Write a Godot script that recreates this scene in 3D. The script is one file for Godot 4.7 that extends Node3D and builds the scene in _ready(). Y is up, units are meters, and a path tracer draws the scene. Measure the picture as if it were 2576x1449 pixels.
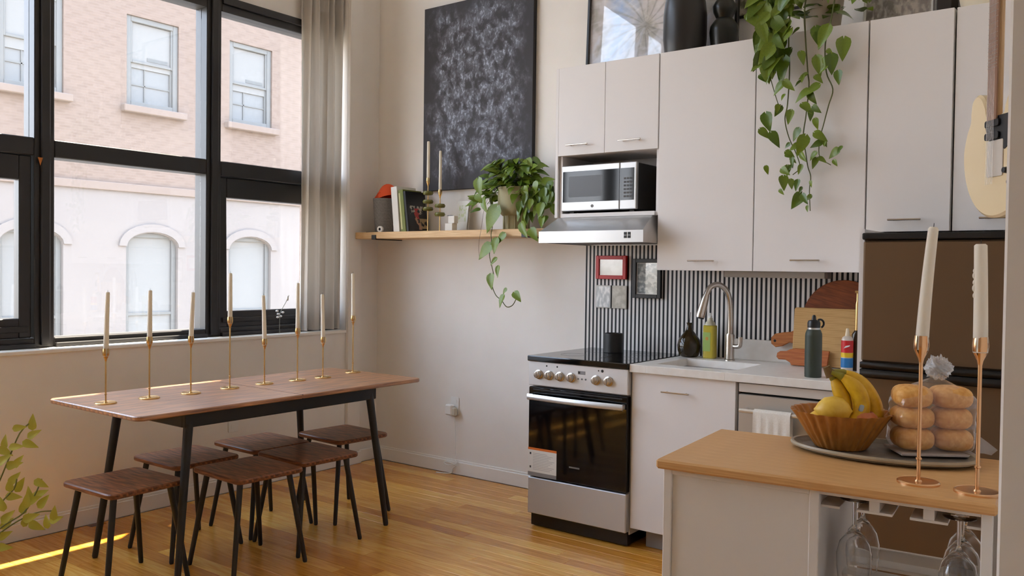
extends Node3D

const STRAND_A := [[2.992, 2.699], [2.966, 2.611], [2.948, 2.540], [2.979, 2.405], [2.991, 2.311], [3.021, 2.205], [3.045, 2.120]]
const STRAND_B := [[3.086, 2.681], [3.082, 2.445], [3.084, 2.317], [3.075, 2.154], [3.070, 2.081], [3.091, 1.996], [3.120, 1.921], [3.139, 1.856], [3.113, 1.821]]
const STRAND_C := [[3.159, 2.650], [3.153, 2.543], [3.166, 2.306], [3.172, 2.225], [3.167, 2.090], [3.158, 2.000], [3.166, 1.909], [3.176, 1.854], [3.195, 1.808], [3.189, 1.745], [3.189, 1.654]]
const STRAND_D := [[3.284, 2.609], [3.269, 2.488], [3.244, 2.403], [3.249, 2.278], [3.284, 2.194], [3.268, 2.124], [3.243, 2.047], [3.227, 1.976], [3.234, 1.895], [3.282, 1.856]]
const TRAIL_LEAVES := [[3.252, 2.423, 0.089], [3.333, 2.363, 0.079], [3.220, 2.435, 0.072], [3.225, 2.304, 0.075], [3.284, 2.303, 0.071], [3.317, 2.237, 0.050], [3.158, 2.342, 0.054], [3.047, 2.221, 0.059], [3.100, 2.226, 0.055], [3.154, 2.180, 0.063], [3.202, 2.196, 0.063], [3.196, 2.163, 0.050], [3.182, 2.115, 0.054], [3.224, 2.106, 0.040], [3.045, 2.118, 0.044], [3.103, 2.083, 0.055], [3.003, 2.069, 0.071], [2.981, 2.021, 0.052], [3.037, 1.987, 0.063], [3.132, 2.001, 0.051], [3.159, 1.950, 0.076], [3.091, 1.955, 0.026], [3.225, 2.041, 0.040], [3.244, 1.984, 0.054], [3.255, 1.957, 0.036], [3.296, 1.906, 0.050], [3.329, 1.916, 0.032], [3.213, 1.868, 0.043], [3.119, 1.874, 0.040], [3.090, 1.842, 0.040], [3.000, 1.847, 0.033], [3.076, 1.785, 0.055], [3.117, 1.776, 0.037], [3.141, 1.770, 0.044], [3.064, 1.744, 0.026], [3.204, 1.772, 0.025], [3.139, 1.699, 0.066], [3.182, 1.704, 0.047], [3.192, 1.661, 0.025]]
const SHELF_VINE := [[1.253, 1.650], [1.242, 1.578], [1.246, 1.542], [1.232, 1.458], [1.251, 1.386], [1.267, 1.326], [1.253, 1.278], [1.284, 1.213], [1.327, 1.184], [1.367, 1.145], [1.411, 1.156], [1.440, 1.199]]
const SHELF_LEAVES := [[1.251, 1.674, 0.149], [1.200, 1.752, 0.082], [1.495, 1.602, 0.093], [1.572, 1.573, 0.079], [1.205, 1.477, 0.111], [1.325, 1.553, 0.071], [1.290, 1.510, 0.081], [1.276, 1.415, 0.053], [1.310, 1.355, 0.062], [1.257, 1.294, 0.082], [1.360, 1.239, 0.038], [1.343, 1.179, 0.071], [1.452, 1.209, 0.066], [1.156, 1.797, 0.063], [1.146, 1.870, 0.097]]
const FLOOR_LEAVES := [[1.200, 0.777, 2.945], [1.200, 0.789, 2.901], [1.200, 0.750, 2.902], [1.200, 0.709, 2.901], [1.200, 0.726, 2.980], [1.200, 0.714, 2.963], [1.200, 0.697, 2.985], [1.200, 0.671, 2.999], [1.200, 0.651, 2.972], [1.200, 0.650, 2.940], [1.200, 0.589, 2.949], [1.200, 0.564, 2.936], [1.200, 0.575, 2.975], [1.200, 0.563, 2.871], [1.200, 0.518, 2.866], [1.200, 0.512, 2.924], [1.200, 0.533, 2.913], [1.200, 0.486, 2.853], [1.200, 0.535, 2.968], [1.200, 0.510, 2.902], [1.200, 0.444, 2.830], [1.200, 0.409, 2.804], [1.200, 0.461, 2.982], [1.200, 0.431, 2.975], [1.200, 0.439, 2.926], [1.200, 0.452, 2.918], [1.200, 0.402, 2.875], [1.200, 0.407, 2.838], [1.200, 0.404, 2.999], [1.200, 0.512, 3.003], [1.200, 0.364, 3.004], [1.200, 0.485, 2.922]]
const FLOOR_STEM_A := [[1.200, 0.445, 3.083], [1.200, 0.571, 3.019], [1.200, 0.663, 2.980], [1.200, 0.756, 2.940], [1.200, 0.794, 2.899]]
const FLOOR_STEM_B := [[1.200, 0.348, 3.083], [1.200, 0.427, 3.006], [1.200, 0.466, 2.926], [1.200, 0.529, 2.885], [1.200, 0.577, 2.864]]
const FLOOR_STEM_C := [[1.200, 0.372, 3.070], [1.200, 0.432, 2.966], [1.200, 0.456, 2.885], [1.200, 0.451, 2.828]]
const FLOOR_STEM_D := [[1.200, 0.400, 3.070], [1.200, 0.512, 3.006], [1.200, 0.559, 2.960], [1.200, 0.593, 2.950]]


func _ready() -> void:
	rng.seed = 7
	# camera: standing height, turned to the corner between the window wall and the kitchen wall
	var cam := Camera3D.new()
	cam.name = "camera"
	cam.fov = 37.21
	cam.near = 0.05
	cam.far = 200.0
	add_child(cam)
	cam.position = Vector3(4.4456, 1.3682, 4.3409)
	cam.rotation_degrees = Vector3(-1.2387, 36.737, 0.7473)
	cam.current = true
	# sky
	var sky_look := ProceduralSkyMaterial.new()
	sky_look.sky_top_color = Color(0.78, 0.86, 0.97)
	sky_look.sky_horizon_color = Color(0.96, 0.96, 0.96)
	sky_look.ground_horizon_color = Color(0.75, 0.73, 0.70)
	sky_look.ground_bottom_color = Color(0.6, 0.58, 0.55)
	sky_look.sun_angle_max = 2.0
	var sky := Sky.new()
	sky.sky_material = sky_look
	var env := Environment.new()
	env.background_mode = Environment.BG_SKY
	env.sky = sky
	env.background_energy_multiplier = 3.0
	env.tonemap_mode = Environment.TONE_MAPPER_LINEAR
	env.tonemap_exposure = 3.4
	env.sdfgi_enabled = true
	env.ssao_enabled = true
	env.ssil_enabled = true
	var we := WorldEnvironment.new()
	we.name = "world_environment"
	we.environment = env
	add_child(we)
	# sun: high, raking along the facade, so that it reaches only the strip beside the window wall
	var sun := DirectionalLight3D.new()
	sun.name = "sun"
	sun.light_color = Color(1.0, 0.95, 0.86)
	sun.light_energy = 7.0
	sun.light_angular_distance = 0.6
	sun.shadow_enabled = true
	sun.sky_mode = DirectionalLight3D.SKY_MODE_LIGHT_ONLY
	add_child(sun)
	sun.look_at_from_position(Vector3.ZERO, Vector3(0.2, -1.0, 0.274), Vector3.UP)

	make_materials()
	make_room()
	make_windows()
	make_building()
	make_table()
	make_shelf()
	make_kitchen()
	make_counter_things()
	make_cabinet_top()
	make_island()
	make_plants()
	make_guitar()

func make_materials() -> void:
	M.wall = mottled(srgb(240, 234, 227), srgb(244, 239, 233), 3, 0.85, 0.6)
	M.trim = mat(srgb(244, 241, 236), 0.5)
	M.ceiling = mat(srgb(246, 244, 240), 0.9)
	M.frame = mat(srgb(38, 37, 38), 0.38)
	M.glass = mat(Color(1, 1, 1, 0.05), 0.02)
	M.glass.transparency = BaseMaterial3D.TRANSPARENCY_ALPHA
	M.cabinet = mat(srgb(236, 231, 228), 0.42)
	M.steel = mat(srgb(206, 205, 204), 0.32, 0.72)
	M.steel.roughness_texture = noise_tex(0.03, 11, Color(0.88, 0.88, 0.88), Color(1, 1, 1), 3)
	M.steel.uv1_triplanar = true
	M.steel.uv1_scale = Vector3(0.8, 60, 0.8)
	M.dark_steel = mat(srgb(118, 95, 72), 0.42, 0.75)
	M.nickel = mat(srgb(200, 192, 182), 0.25, 1.0)
	M.black = mat(srgb(22, 21, 22), 0.35)
	M.black_metal = mat(srgb(28, 27, 27), 0.45)
	M.black_gloss = mat(srgb(10, 10, 11), 0.06)
	M.grey_plastic = mat(srgb(120, 120, 120), 0.5)
	M.brass = mat(srgb(222, 186, 128), 0.26, 1.0)
	M.copper = mat(srgb(230, 184, 138), 0.26, 1.0)
	M.wax = mat(srgb(248, 242, 228), 0.5)
	M.wax.backlight_enabled = true
	M.wax.backlight = Color(0.7, 0.65, 0.56)
	M.table = wood(srgb(104, 56, 24), srgb(226, 160, 96), 21, 2, 0.45, 9.0, 0.7)
	M.table.clearcoat_enabled = true
	M.table.metallic_specular = 0.75
	M.table.clearcoat = 1.0
	M.table.clearcoat_roughness = 0.42
	M.stool = wood(srgb(66, 34, 18), srgb(184, 114, 68), 22, 0, 0.38, 9.0, 1.2)
	M.pine = wood(srgb(214, 170, 118), srgb(238, 203, 152), 23, 0, 0.5, 26.0, 1.0)
	M.butcher = wood(srgb(208, 154, 94), srgb(230, 182, 122), 24, 0, 0.42, 26.0, 1.2)
	M.white_paint = mat(srgb(232, 226, 218), 0.5)
	M.counter = mottled(srgb(234, 228, 220), srgb(242, 238, 232), 25, 0.3, 3.0)
	M.paper = mat(srgb(236, 232, 224), 0.8)
	M.white = mat(srgb(240, 238, 234), 0.5)
	M.leaf = mottled(srgb(78, 106, 22), srgb(142, 158, 52), 26, 0.36, 6.0)
	M.leaf.backlight_enabled = true
	M.leaf.backlight = Color(0.22, 0.26, 0.03)
	M.leaf_dark = mottled(srgb(56, 84, 18), srgb(110, 134, 38), 27, 0.34, 6.0)
	M.leaf_dark.backlight_enabled = true
	M.leaf_dark.backlight = Color(0.06, 0.10, 0.02)
	M.leaf_pale = mottled(srgb(178, 172, 52), srgb(222, 216, 110), 28, 0.5, 8.0)
	M.leaf_pale.backlight_enabled = true
	M.leaf_pale.backlight = Color(0.3, 0.29, 0.04)
	M.stem = mat(srgb(92, 96, 48), 0.6)
	M.curtain = mat(srgb(200, 193, 184), 0.9)
	M.curtain.backlight_enabled = true
	M.curtain.backlight = Color(0.48, 0.47, 0.45)

# ---------------------------------------------------------------- the room
func make_room() -> void:
	# floor: a sub-floor slab, oak strips laid along the kitchen wall
	var slab_m := wood(srgb(150, 98, 44), srgb(190, 134, 70), 31, 0, 0.35, 12.0, 0.8)
	var fl := struct("floor", span_mesh(Vector3(-0.05, -0.25, -0.05), Vector3(5.4, -0.019, 6.0)), slab_m)
	var tones := []
	for i in 7:
		var t: float = [0.0, 0.35, 0.7, 1.0, 0.2, 0.55, 0.85][i]
		var m := wood(srgb(182, 112, 32).lerp(srgb(228, 160, 60), t), srgb(222, 152, 56).lerp(srgb(252, 206, 108), t), 40 + i, 0, 0.26, 10.0, 0.7)
		m.uv1_offset = Vector3(0.31 * i, 0.17 * i, 0.23 * i)
		m.clearcoat_enabled = true
		m.clearcoat = 0.2
		m.clearcoat_roughness = 0.18
		tones.append(m)
	var w := 0.083
	var lengths := [0.62, 0.85, 1.1, 1.4, 1.75]
	var meshes := []
	for l in lengths:
		meshes.append(box_mesh(Vector3(l - 0.0012, 0.019, w - 0.0012), 0.0012))
	var rest := begin()
	var n := 0
	for row in 50:
		var z := 0.02 + w * (row + 0.5)
		var x := 0.02 - rng.randf() * 0.6
		while x < 4.6:
			var k := rng.randi() % 5
			var l: float = lengths[k]
			var x0 := maxf(x, 0.016)
			var x1 := minf(x + l, 4.6)
			if x1 - x0 > 0.08:
				if n < 300 and z < 3.6:
					var whole := x0 == x and x1 == x + l
					part(fl, "plank", meshes[k] if whole else box_mesh(Vector3(x1 - x0 - 0.0012, 0.019, w - 0.0012), 0.0012), tones[rng.randi() % 7], Vector3((x0 + x1) / 2, -0.0095, z))
					n += 1
				else:
					box(rest, Vector3((x0 + x1) / 2, -0.0095, z), Vector3(x1 - x0 - 0.0012, 0.019, w - 0.0012), 0.0012)
			x += l
	box(rest, Vector3(5.0, -0.0095, 3.0), Vector3(0.8, 0.019, 6.0))
	box(rest, Vector3(2.3, -0.0095, 5.1), Vector3(4.6, 0.019, 1.8))
	var far := part(fl, "more_planks", rest.commit(), tones[3])
	far.set_meta("kind", "stuff")
	struct("ceiling", span_mesh(Vector3(-0.25, 4.62, -0.2), Vector3(5.6, 4.82, 6.2)), M.ceiling)
	struct("wall_kitchen", span_mesh(Vector3(-0.25, -0.25, -0.2), Vector3(5.6, 4.62, 0.0)), M.wall)
	struct("wall_back", span_mesh(Vector3(-0.25, -0.25, 6.0), Vector3(5.6, 4.62, 6.2)), M.wall)
	struct("wall_right", span_mesh(Vector3(5.4, -0.25, 0.0), Vector3(5.6, 4.62, 6.0)), M.wall)
	# the partition that ends beside the camera
	struct("wall_partition", span_mesh(Vector3(4.272, 0.0, 0.0), Vector3(4.62, 4.62, 2.9), 0.004), M.wall)
	# the window wall: below, above and at both ends of the long opening
	var s := begin()
	span(s, Vector3(-0.25, -0.25, 0.0), Vector3(0.0, 0.915, 6.0))
	span(s, Vector3(-0.25, 3.0, 0.30), Vector3(-0.10, 3.55, 4.85))
	span(s, Vector3(-0.25, 4.50, 0.30), Vector3(0.0, 4.62, 4.85))
	span(s, Vector3(-0.25, 0.915, 0.0), Vector3(0.0, 4.62, 0.30))
	span(s, Vector3(-0.25, 0.915, 4.85), Vector3(0.0, 4.62, 6.0))
	struct("wall_window", s.commit(), M.wall)
	# pilaster between the window and the corner
	struct("trim_1", span_mesh(Vector3(0.0, 0.0, 0.185), Vector3(0.03, 4.62, 0.30), 0.003), M.wall)
	struct("trim_2", span_mesh(Vector3(-0.24, 0.915, 0.30), Vector3(0.012, 0.937, 4.85), 0.004), M.trim)
	# baseboards, a rounded upper edge
	s = begin()
	span(s, Vector3(0.014, 0.0, 0.0), Vector3(1.80, 0.085, 0.014), 0.003)
	span(s, Vector3(0.014, 0.085, 0.0), Vector3(1.80, 0.097, 0.008), 0.002)
	struct("baseboard_kitchen", s.commit(), M.trim)
	s = begin()
	span(s, Vector3(0.0, 0.0, 0.30), Vector3(0.014, 0.085, 6.0), 0.003)
	span(s, Vector3(0.0, 0.085, 0.30), Vector3(0.008, 0.097, 6.0), 0.002)
	span(s, Vector3(0.03, 0.0, 0.18), Vector3(0.044, 0.085, 0.304), 0.003)
	span(s, Vector3(0.0, 0.0, 0.014), Vector3(0.014, 0.085, 0.18), 0.003)
	struct("baseboard_window", s.commit(), M.trim)

func make_windows() -> void:
	var X0 := -0.22
	var X1 := -0.10
	var edges := [0.30, 1.275, 2.26, 3.24, 4.22, 4.85]
	for i in edges.size() - 1:
		var a: float = edges[i]
		var b: float = edges[i + 1]
		var s := begin()
		var za := a + (0.05 if i > 0 else 0.0)
		var zb := b - 0.05
		# mullion at the far side of each bay, head, middle rail and sill rail
		if i > 0:
			span(s, Vector3(X0, 0.937, a - 0.05), Vector3(X1, 3.0, a + 0.05), 0.004)
			span(s, Vector3(X1, 0.95, a - 0.022), Vector3(X1 + 0.018, 2.99, a + 0.022), 0.003)
		if i == edges.size() - 2:
			span(s, Vector3(X0, 0.937, zb), Vector3(X1, 3.0, b), 0.004)
		# upper row above the spandrel, out of view, added for more daylight inside
		if i > 0:
			span(s, Vector3(X0, 3.55, a - 0.05), Vector3(X1, 4.50, a + 0.05), 0.004)
		if i == edges.size() - 2:
			span(s, Vector3(X0, 3.55, zb), Vector3(X1, 4.50, b), 0.004)
		span(s, Vector3(X0, 3.55, za), Vector3(X1, 3.60, zb), 0.004)
		span(s, Vector3(X0, 4.45, za), Vector3(X1, 4.50, zb), 0.004)
		span(s, Vector3(X0, 2.91, za), Vector3(X1, 3.0, zb), 0.004)
		span(s, Vector3(X1, 2.955, za), Vector3(X1 + 0.02, 3.0, zb), 0.003)
		span(s, Vector3(X0, 1.915, za), Vector3(X1, 2.005, zb), 0.004)
		span(s, Vector3(X0, 0.937, za), Vector3(X1, 0.985, zb), 0.004)
		span(s, Vector3(X1, 0.937, za), Vector3(X1 + 0.025, 0.96, zb), 0.003)
		var wn := struct("window_%d" % (i + 1), s.commit(), M.frame)
		# glazing beads and panes
		part(wn, "pane", span_mesh(Vector3(-0.163, 2.0, za), Vector3(-0.157, 2.915, zb)), M.glass)
		part(wn, "pane", span_mesh(Vector3(-0.163, 3.59, za), Vector3(-0.157, 4.46, zb)), M.glass)
		var lower := begin()
		if i == 0 or i == 2 or i == 4:
			# an opening sash in the lower half: four rails; the first one stands ajar, tilted in at the top
			var tilt := -1.0 if i == 0 else 0.0
			var w := zb - za - 0.01
			var h := 0.925
			var sash := begin()
			var st := 0.06
			span(sash, Vector3(-0.03, 0, 0), Vector3(0.03, h, st), 0.004)
			span(sash, Vector3(-0.03, 0, w - st), Vector3(0.03, h, w), 0.004)
			span(sash, Vector3(-0.03, 0, st), Vector3(0.03, 0.10, w - st), 0.004)
			span(sash, Vector3(-0.03, h - 0.125, st), Vector3(0.03, h, w - st), 0.004)
			span(sash, Vector3(0.03, 0.03, 0.02), Vector3(0.042, 0.06, w - 0.02), 0.003)
			var o := part(wn, "sash", sash.commit(), M.frame, Vector3(-0.15, 0.988, za + 0.005), Vector3(0, 0, -tilt))
			part(o, "pane", span_mesh(Vector3(-0.004, 0.09, 0.05), Vector3(0.004, h - 0.115, w - 0.05)), M.glass)
		else:
			span(lower, Vector3(-0.163, 0.98, za), Vector3(-0.157, 1.92, zb))
			part(wn, "pane", lower.commit(), M.glass)
	# curtain gathered at the corner end of the window
	var P := []
	for i in 25:
		var y := 0.945 + (4.60 - 0.945) * i / 24.0
		var row := []
		for j in 81:
			var t := j / 80.0
			var ph := t * TAU * 5.0
			var sway := 1.0 + 0.10 * sin(i * 0.35 + j * 0.2)
			row.append(Vector3(-0.045 + 0.030 * sway * sin(ph) + 0.008 * sin(ph * 2.3 + 1.0), y, 0.315 + 0.345 * t + 0.012 * sin(ph * 0.5 + y)))
		P.append(row)
	var cs := begin()
	grid(cs, P)
	var cu := thing("curtain", "pale grey curtain gathered in folds beside the window", "curtain", Vector3.ZERO)
	part(cu, "cloth", cs.commit(), M.curtain)
	var rail := begin()
	span(rail, Vector3(-0.07, 4.59, 0.305), Vector3(-0.02, 4.62, 1.2), 0.003)
	part(cu, "rail", rail.commit(), M.white)
	# small orange wedge stuck to the mullion
	single("paper_tag", slab_mesh(PackedVector2Array([Vector2(-0.012, 0.02), Vector2(0.012, 0.02), Vector2(0.0, -0.02)]), 0, 0.003), mat(srgb(196, 120, 52), 0.7), "tiny orange triangular tag stuck on black window mullion", "tag", Vector3(-0.081, 1.885, 2.29), Vector3(0, 90, 0))
	# little blossom sprig in front of the lower rail of the sash
	var sp := thing("blossom_sprig", "small white blossom sprig standing on window sill", "flower", Vector3(-0.05, 0.937, 0.82))
	part(sp, "stem", tube_mesh(smooth([Vector3(0, 0, 0), Vector3(0.003, 0.10, 0), Vector3(0, 0.14, -0.01), Vector3(0.0, 0.20, -0.05), Vector3(0, 0.245, -0.075)]), even(range(17), 0.0022), 6), mat(srgb(150, 150, 138), 0.7))
	for q in [[0, 0.125, 0.01], [0.008, 0.135, -0.02], [-0.004, 0.11, -0.012], [0.004, 0.145, 0.022], [0.0, 0.105, 0.014]]:
		var bs := begin()
		ball(bs, Vector3(q[0], q[1], q[2]), Vector3(0.009, 0.007, 0.011), 10, 6)
		part(sp, "petal", bs.commit(), M.white)
	var bud := begin()
	ball(bud, Vector3(0, 0.225, -0.065), Vector3(0.006, 0.016, 0.007), 10, 6)
	part(sp, "bud", bud.commit(), M.white)

# ---------------------------------------------------------------- the house across the street
func make_building() -> void:
	var X := -12.0
	var brick := mat(Color.WHITE, 0.9)
	var im := Image.create(512, 512, false, Image.FORMAT_RGB8)
	var f := fnoise(0.05, 5)
	for y in 512:
		for x in 512:
			var r := y / 16
			var xx := (x + (32 if r % 2 else 0)) % 64
			var joint := y % 16 < 2 or xx < 2
			var id := float(((x + (32 if r % 2 else 0)) / 64 % 8) * 37 + r * 101)
			var t := 0.5 + 0.5 * sin(id * 12.9898) * 0.7 + f.get_noise_2d(x, y) * 0.3
			var c := srgb(102, 87, 78).lerp(srgb(112, 97, 88), clampf(t, 0, 1))
			im.set_pixel(x, y, srgb(116, 103, 95) if joint else c)
	brick.albedo_texture = ImageTexture.create_from_image(im)
	brick.uv1_triplanar = true
	brick.uv1_scale = Vector3.ONE * 0.58
	var pale := mat(srgb(114, 108, 105), 0.9)
	var stone := mat(srgb(112, 99, 91), 0.9)
	var fr := mat(srgb(93, 94, 93), 0.6)
	var shade := mat(srgb(112, 112, 111), 0.85)
	var dark := mat(srgb(84, 86, 86), 0.6)
	var pane := mat(srgb(98, 100, 101), 0.5)
	var b := thing("brick_building", "pale pink brick building with sash windows across the street", "building", Vector3(X, 0, 0))
	# window centres along z, upper row and arched lower row
	var cz := []
	for i in 7:
		cz.append(-5.335 - 2.375 * (i - 3))
	var W := 1.14
	var y0 := 4.55
	var y1 := 6.36
	var a0 := -0.9
	var a1 := 1.72
	var s := begin()
	var lo := begin()
	var left := 2.6
	var right := -22.0
	# brick storey from 2.9 up to the eaves, with openings left for the windows
	span(s, Vector3(-0.4, 2.9, right), Vector3(0, y0, left))
	span(s, Vector3(-0.4, y1, right), Vector3(0, 13.6, left))
	var prev := left
	for c: float in cz:
		span(s, Vector3(-0.4, y0, c + W / 2), Vector3(0, y1, prev))
		prev = c - W / 2
	span(s, Vector3(-0.4, y0, right), Vector3(0, y1, prev))
	part(b, "brick_wall", s.commit(), brick)
	# lower storey with arched openings, haze of the lower panes put into its colour
	span(lo, Vector3(-0.4, -5.0, right), Vector3(0, a0, left))
	span(lo, Vector3(-0.4, a1 + 0.34, right), Vector3(0, 2.9, left))
	prev = left
	for c: float in cz:
		span(lo, Vector3(-0.4, a0, c + W / 2), Vector3(0, a1 + 0.34, prev))
		prev = c - W / 2
	span(lo, Vector3(-0.4, a0, right), Vector3(0, a1 + 0.34, prev))
	part(b, "hazed_wall", lo.commit(), pale)
	part(b, "belt_course", span_mesh(Vector3(0, 2.82, right), Vector3(0.06, 2.98, left), 0.01), stone)
	part(b, "cornice", span_mesh(Vector3(-0.4, 13.6, right), Vector3(0.35, 13.9, left), 0.03), stone)
	# the block behind the front
	part(b, "block", span_mesh(Vector3(-8, -5, right), Vector3(-0.45, 13.6, left)), pale)
	# frames are built facing +z and turned to face the street
	var fm := ring_mesh(W, y1 - y0, 0.11, -0.16, -0.04, 0.01)
	var sash_m := ring_mesh(W - 0.2, (y1 - y0) / 2, 0.05, -0.14, -0.09, 0.005)
	var pane_m := box_mesh(Vector3(W - 0.28, (y1 - y0) / 2 - 0.08, 0.01))
	var sill_m := box_mesh(Vector3(W + 0.24, 0.14, 0.34), 0.015)
	var arch := PackedVector2Array()
	for k in 13:
		var a := PI * k / 12.0
		arch.append(Vector2(cos(a) * W / 2, sin(a) * 0.3))
	arch.append(Vector2(-W / 2, 0.36))
	arch.append(Vector2(W / 2, 0.36))
	# two corner fillings left and right of the arch
	var fill := begin()
	for k in 12:
		var t0 := PI * k / 12.0
		var t1 := PI * (k + 1) / 12.0
		slab(fill, PackedVector2Array([Vector2(cos(t0) * W / 2, sin(t0) * 0.3), Vector2(cos(t0) * W / 2, 0.345), Vector2(cos(t1) * W / 2, 0.345), Vector2(cos(t1) * W / 2, sin(t1) * 0.3)]), -0.25, 0.0)
	var fill_m := fill.commit()
	var hood := begin()
	for k in 12:
		var t0 := PI * k / 12.0
		var t1 := PI * (k + 1) / 12.0
		slab(hood, PackedVector2Array([Vector2(cos(t0) * W / 2, 0.02 + sin(t0) * 0.3), Vector2(cos(t0) * (W / 2 + 0.16), 0.02 + sin(t0) * 0.46), Vector2(cos(t1) * (W / 2 + 0.16), 0.02 + sin(t1) * 0.46), Vector2(cos(t1) * W / 2, 0.02 + sin(t1) * 0.3)]), 0.0, 0.04)
	var hood_m := hood.commit()
	var low_frame := ring_mesh(W, a1 + 0.3 - a0, 0.10, -0.2, -0.08, 0.01)
	var low_pane := box_mesh(Vector3(W - 0.16, a1 + 0.14 - a0, 0.01))
	var low_rail := box_mesh(Vector3(W - 0.18, 0.06, 0.05), 0.005)
	for i in cz.size():
		var c: float = cz[i]
		var yc := (y0 + y1) / 2
		var o := part(b, "window", fm, fr, Vector3(0, yc, c), Vector3(0, 90, 0))
		part(o, "sash", sash_m, fr, Vector3(0, (y1 - y0) / 4 - 0.02, 0.03))
		part(o, "sash", sash_m, fr, Vector3(0, -(y1 - y0) / 4 + 0.04, 0))
		part(o, "pane", pane_m, pane, Vector3(0, (y1 - y0) / 4 - 0.02, -0.12))
		part(o, "pane", pane_m, pane, Vector3(0, -(y1 - y0) / 4 + 0.04, -0.13))
		part(o, "muntin", box_mesh(Vector3(0.025, (y1 - y0) / 2 - 0.1, 0.02)), fr, Vector3(-0.13, -(y1 - y0) / 4 + 0.04, -0.115))
		part(o, "muntin", box_mesh(Vector3(W - 0.3, 0.025, 0.02)), fr, Vector3(0, -(y1 - y0) / 4 + 0.0, -0.115))
		# roller blind half drawn, seen in the upper sash
		part(o, "blind", box_mesh(Vector3(W - 0.3, [0.95, 0.8, 1.0, 0.9][i % 4], 0.006)), shade, Vector3(0, (y1 - y0) / 2 - 0.12 - [0.95, 0.8, 1.0, 0.9][i % 4] / 2.0, -0.10))
		part(o, "shelf_behind", box_mesh(Vector3(0.45, 0.07, 0.02)), dark, Vector3(0.14, 0.1, -0.1))
		part(b, "sill", sill_m, stone, Vector3(-0.02, y0 - 0.07, c), Vector3(0, 90, 0))
		part(b, "arch_filling", fill_m, pale, Vector3(0, a1, c), Vector3(0, 90, 0))
		part(b, "arch_hood", hood_m, pale, Vector3(0, a1, c), Vector3(0, 90, 0))
		var lw := part(b, "arched_window", low_frame, fr, Vector3(0, (a0 + a1 + 0.3) / 2, c), Vector3(0, 90, 0))
		part(lw, "pane", low_pane, shade, Vector3(0, 0, -0.14))
		part(lw, "rail", low_rail, fr, Vector3(0, -0.2, -0.12))
	# added brick block, out of view, to keep sun off the first window
	var nb := thing("added_sun_block", "added brick block outside, out of view, keeping sun off the first window", "building", Vector3(-0.72, 0, -1.6))
	part(nb, "wall", span_mesh(Vector3(-0.48, -5.0, -1.3), Vector3(0.47, 7.6, 1.33), 0.01), brick)
	part(nb, "coping", span_mesh(Vector3(-0.50, 7.6, -1.33), Vector3(0.47, 7.7, 1.34), 0.01), stone)
	# street far below
	single("street", span_mesh(Vector3(-12.0, -5.4, -40), Vector3(-0.25, -5.0, 40)), mat(srgb(140, 138, 134), 0.9), "grey street between the brick building and the window", "street")

# ---------------------------------------------------------------- dining table, stools, candles
func cup_mesh(h: float, r: float) -> Mesh:
	# tulip of four folded petals
	var s := begin()
	for k in 4:
		var P := []
		for i in 7:
			var t := i / 6.0
			var rr: float = lerpf(0.004, r, smoothstep(0.0, 0.62, t)) * (1.0 if t < 0.7 else 1.0 - 0.12 * (t - 0.7) / 0.3)
			var row := []
			for j in 7:
				var a := TAU * k / 4.0 + (j / 6.0 - 0.5) * (1.57 if t < 0.45 else 1.22)
				row.append(Vector3(cos(a) * rr, t * h, sin(a) * rr))
			P.append(row)
		grid(s, P)
		var Q := []
		for row in P:
			var r2 := []
			for p: Vector3 in row:
				r2.append(Vector3(p.x * 0.9, p.y, p.z * 0.9))
			Q.append(r2)
		grid(s, Q, false, true)
	return s.commit()

func candlestick(at: Vector3, h: float, label: String, group: String, m: Material, base_r := 0.046, rod := 0.0036, cup_r := 0.0145, cup_h := 0.05) -> Node3D:
	var t := thing("candlestick", label, "candlestick", at, 0.0, group)
	part(t, "base", turned([[0.0, 0.0], [base_r, 0.0], [base_r, 0.004], [base_r - 0.003, 0.0065], [base_r - 0.005, 0.005], [0.008, 0.004], [0.006, 0.008], [0.0, 0.009]], 32), m)
	part(t, "rod", turned([[rod, 0.004], [rod, h * 0.16], [rod * 1.6, h * 0.165], [rod * 1.6, h * 0.175], [rod, h * 0.18], [rod, h - cup_h], [rod * 1.2, h - cup_h + 0.004], [0.0, h - cup_h + 0.006]], 12), m)
	part(t, "cup", cup_mesh(cup_h + 0.006, cup_r), m, Vector3(0, h - cup_h, 0), Vector3(0, 27, 0))
	return t

func candle(at: Vector3, h: float, label: String, group: String, r0 := 0.0112, r1 := 0.0085, lean := Vector3.ZERO) -> Node3D:
	var t := thing("taper_candle", label, "candle", at, 0.0, group)
	var s := begin()
	var pts := []
	var rad := []
	for i in 9:
		var u := i / 8.0
		pts.append(Vector3(0, u * h, 0) + lean * (u * u * 0.4 + u * 0.6))
		rad.append(lerpf(r0, r1, u) if i < 8 else r1 * 0.72)
	pts.insert(8, Vector3(0, h * 0.985, 0) + lean * 0.98)
	rad.insert(8, r1)
	tube(s, pts, rad, 18)
	part(t, "wax", s.commit(), M.wax)
	part(t, "wick", tube_mesh([Vector3(0, h - 0.002, 0) + lean, Vector3(0.001, h + 0.009, 0.001) + lean], [0.0009, 0.0007], 6), M.black)
	return t

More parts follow.
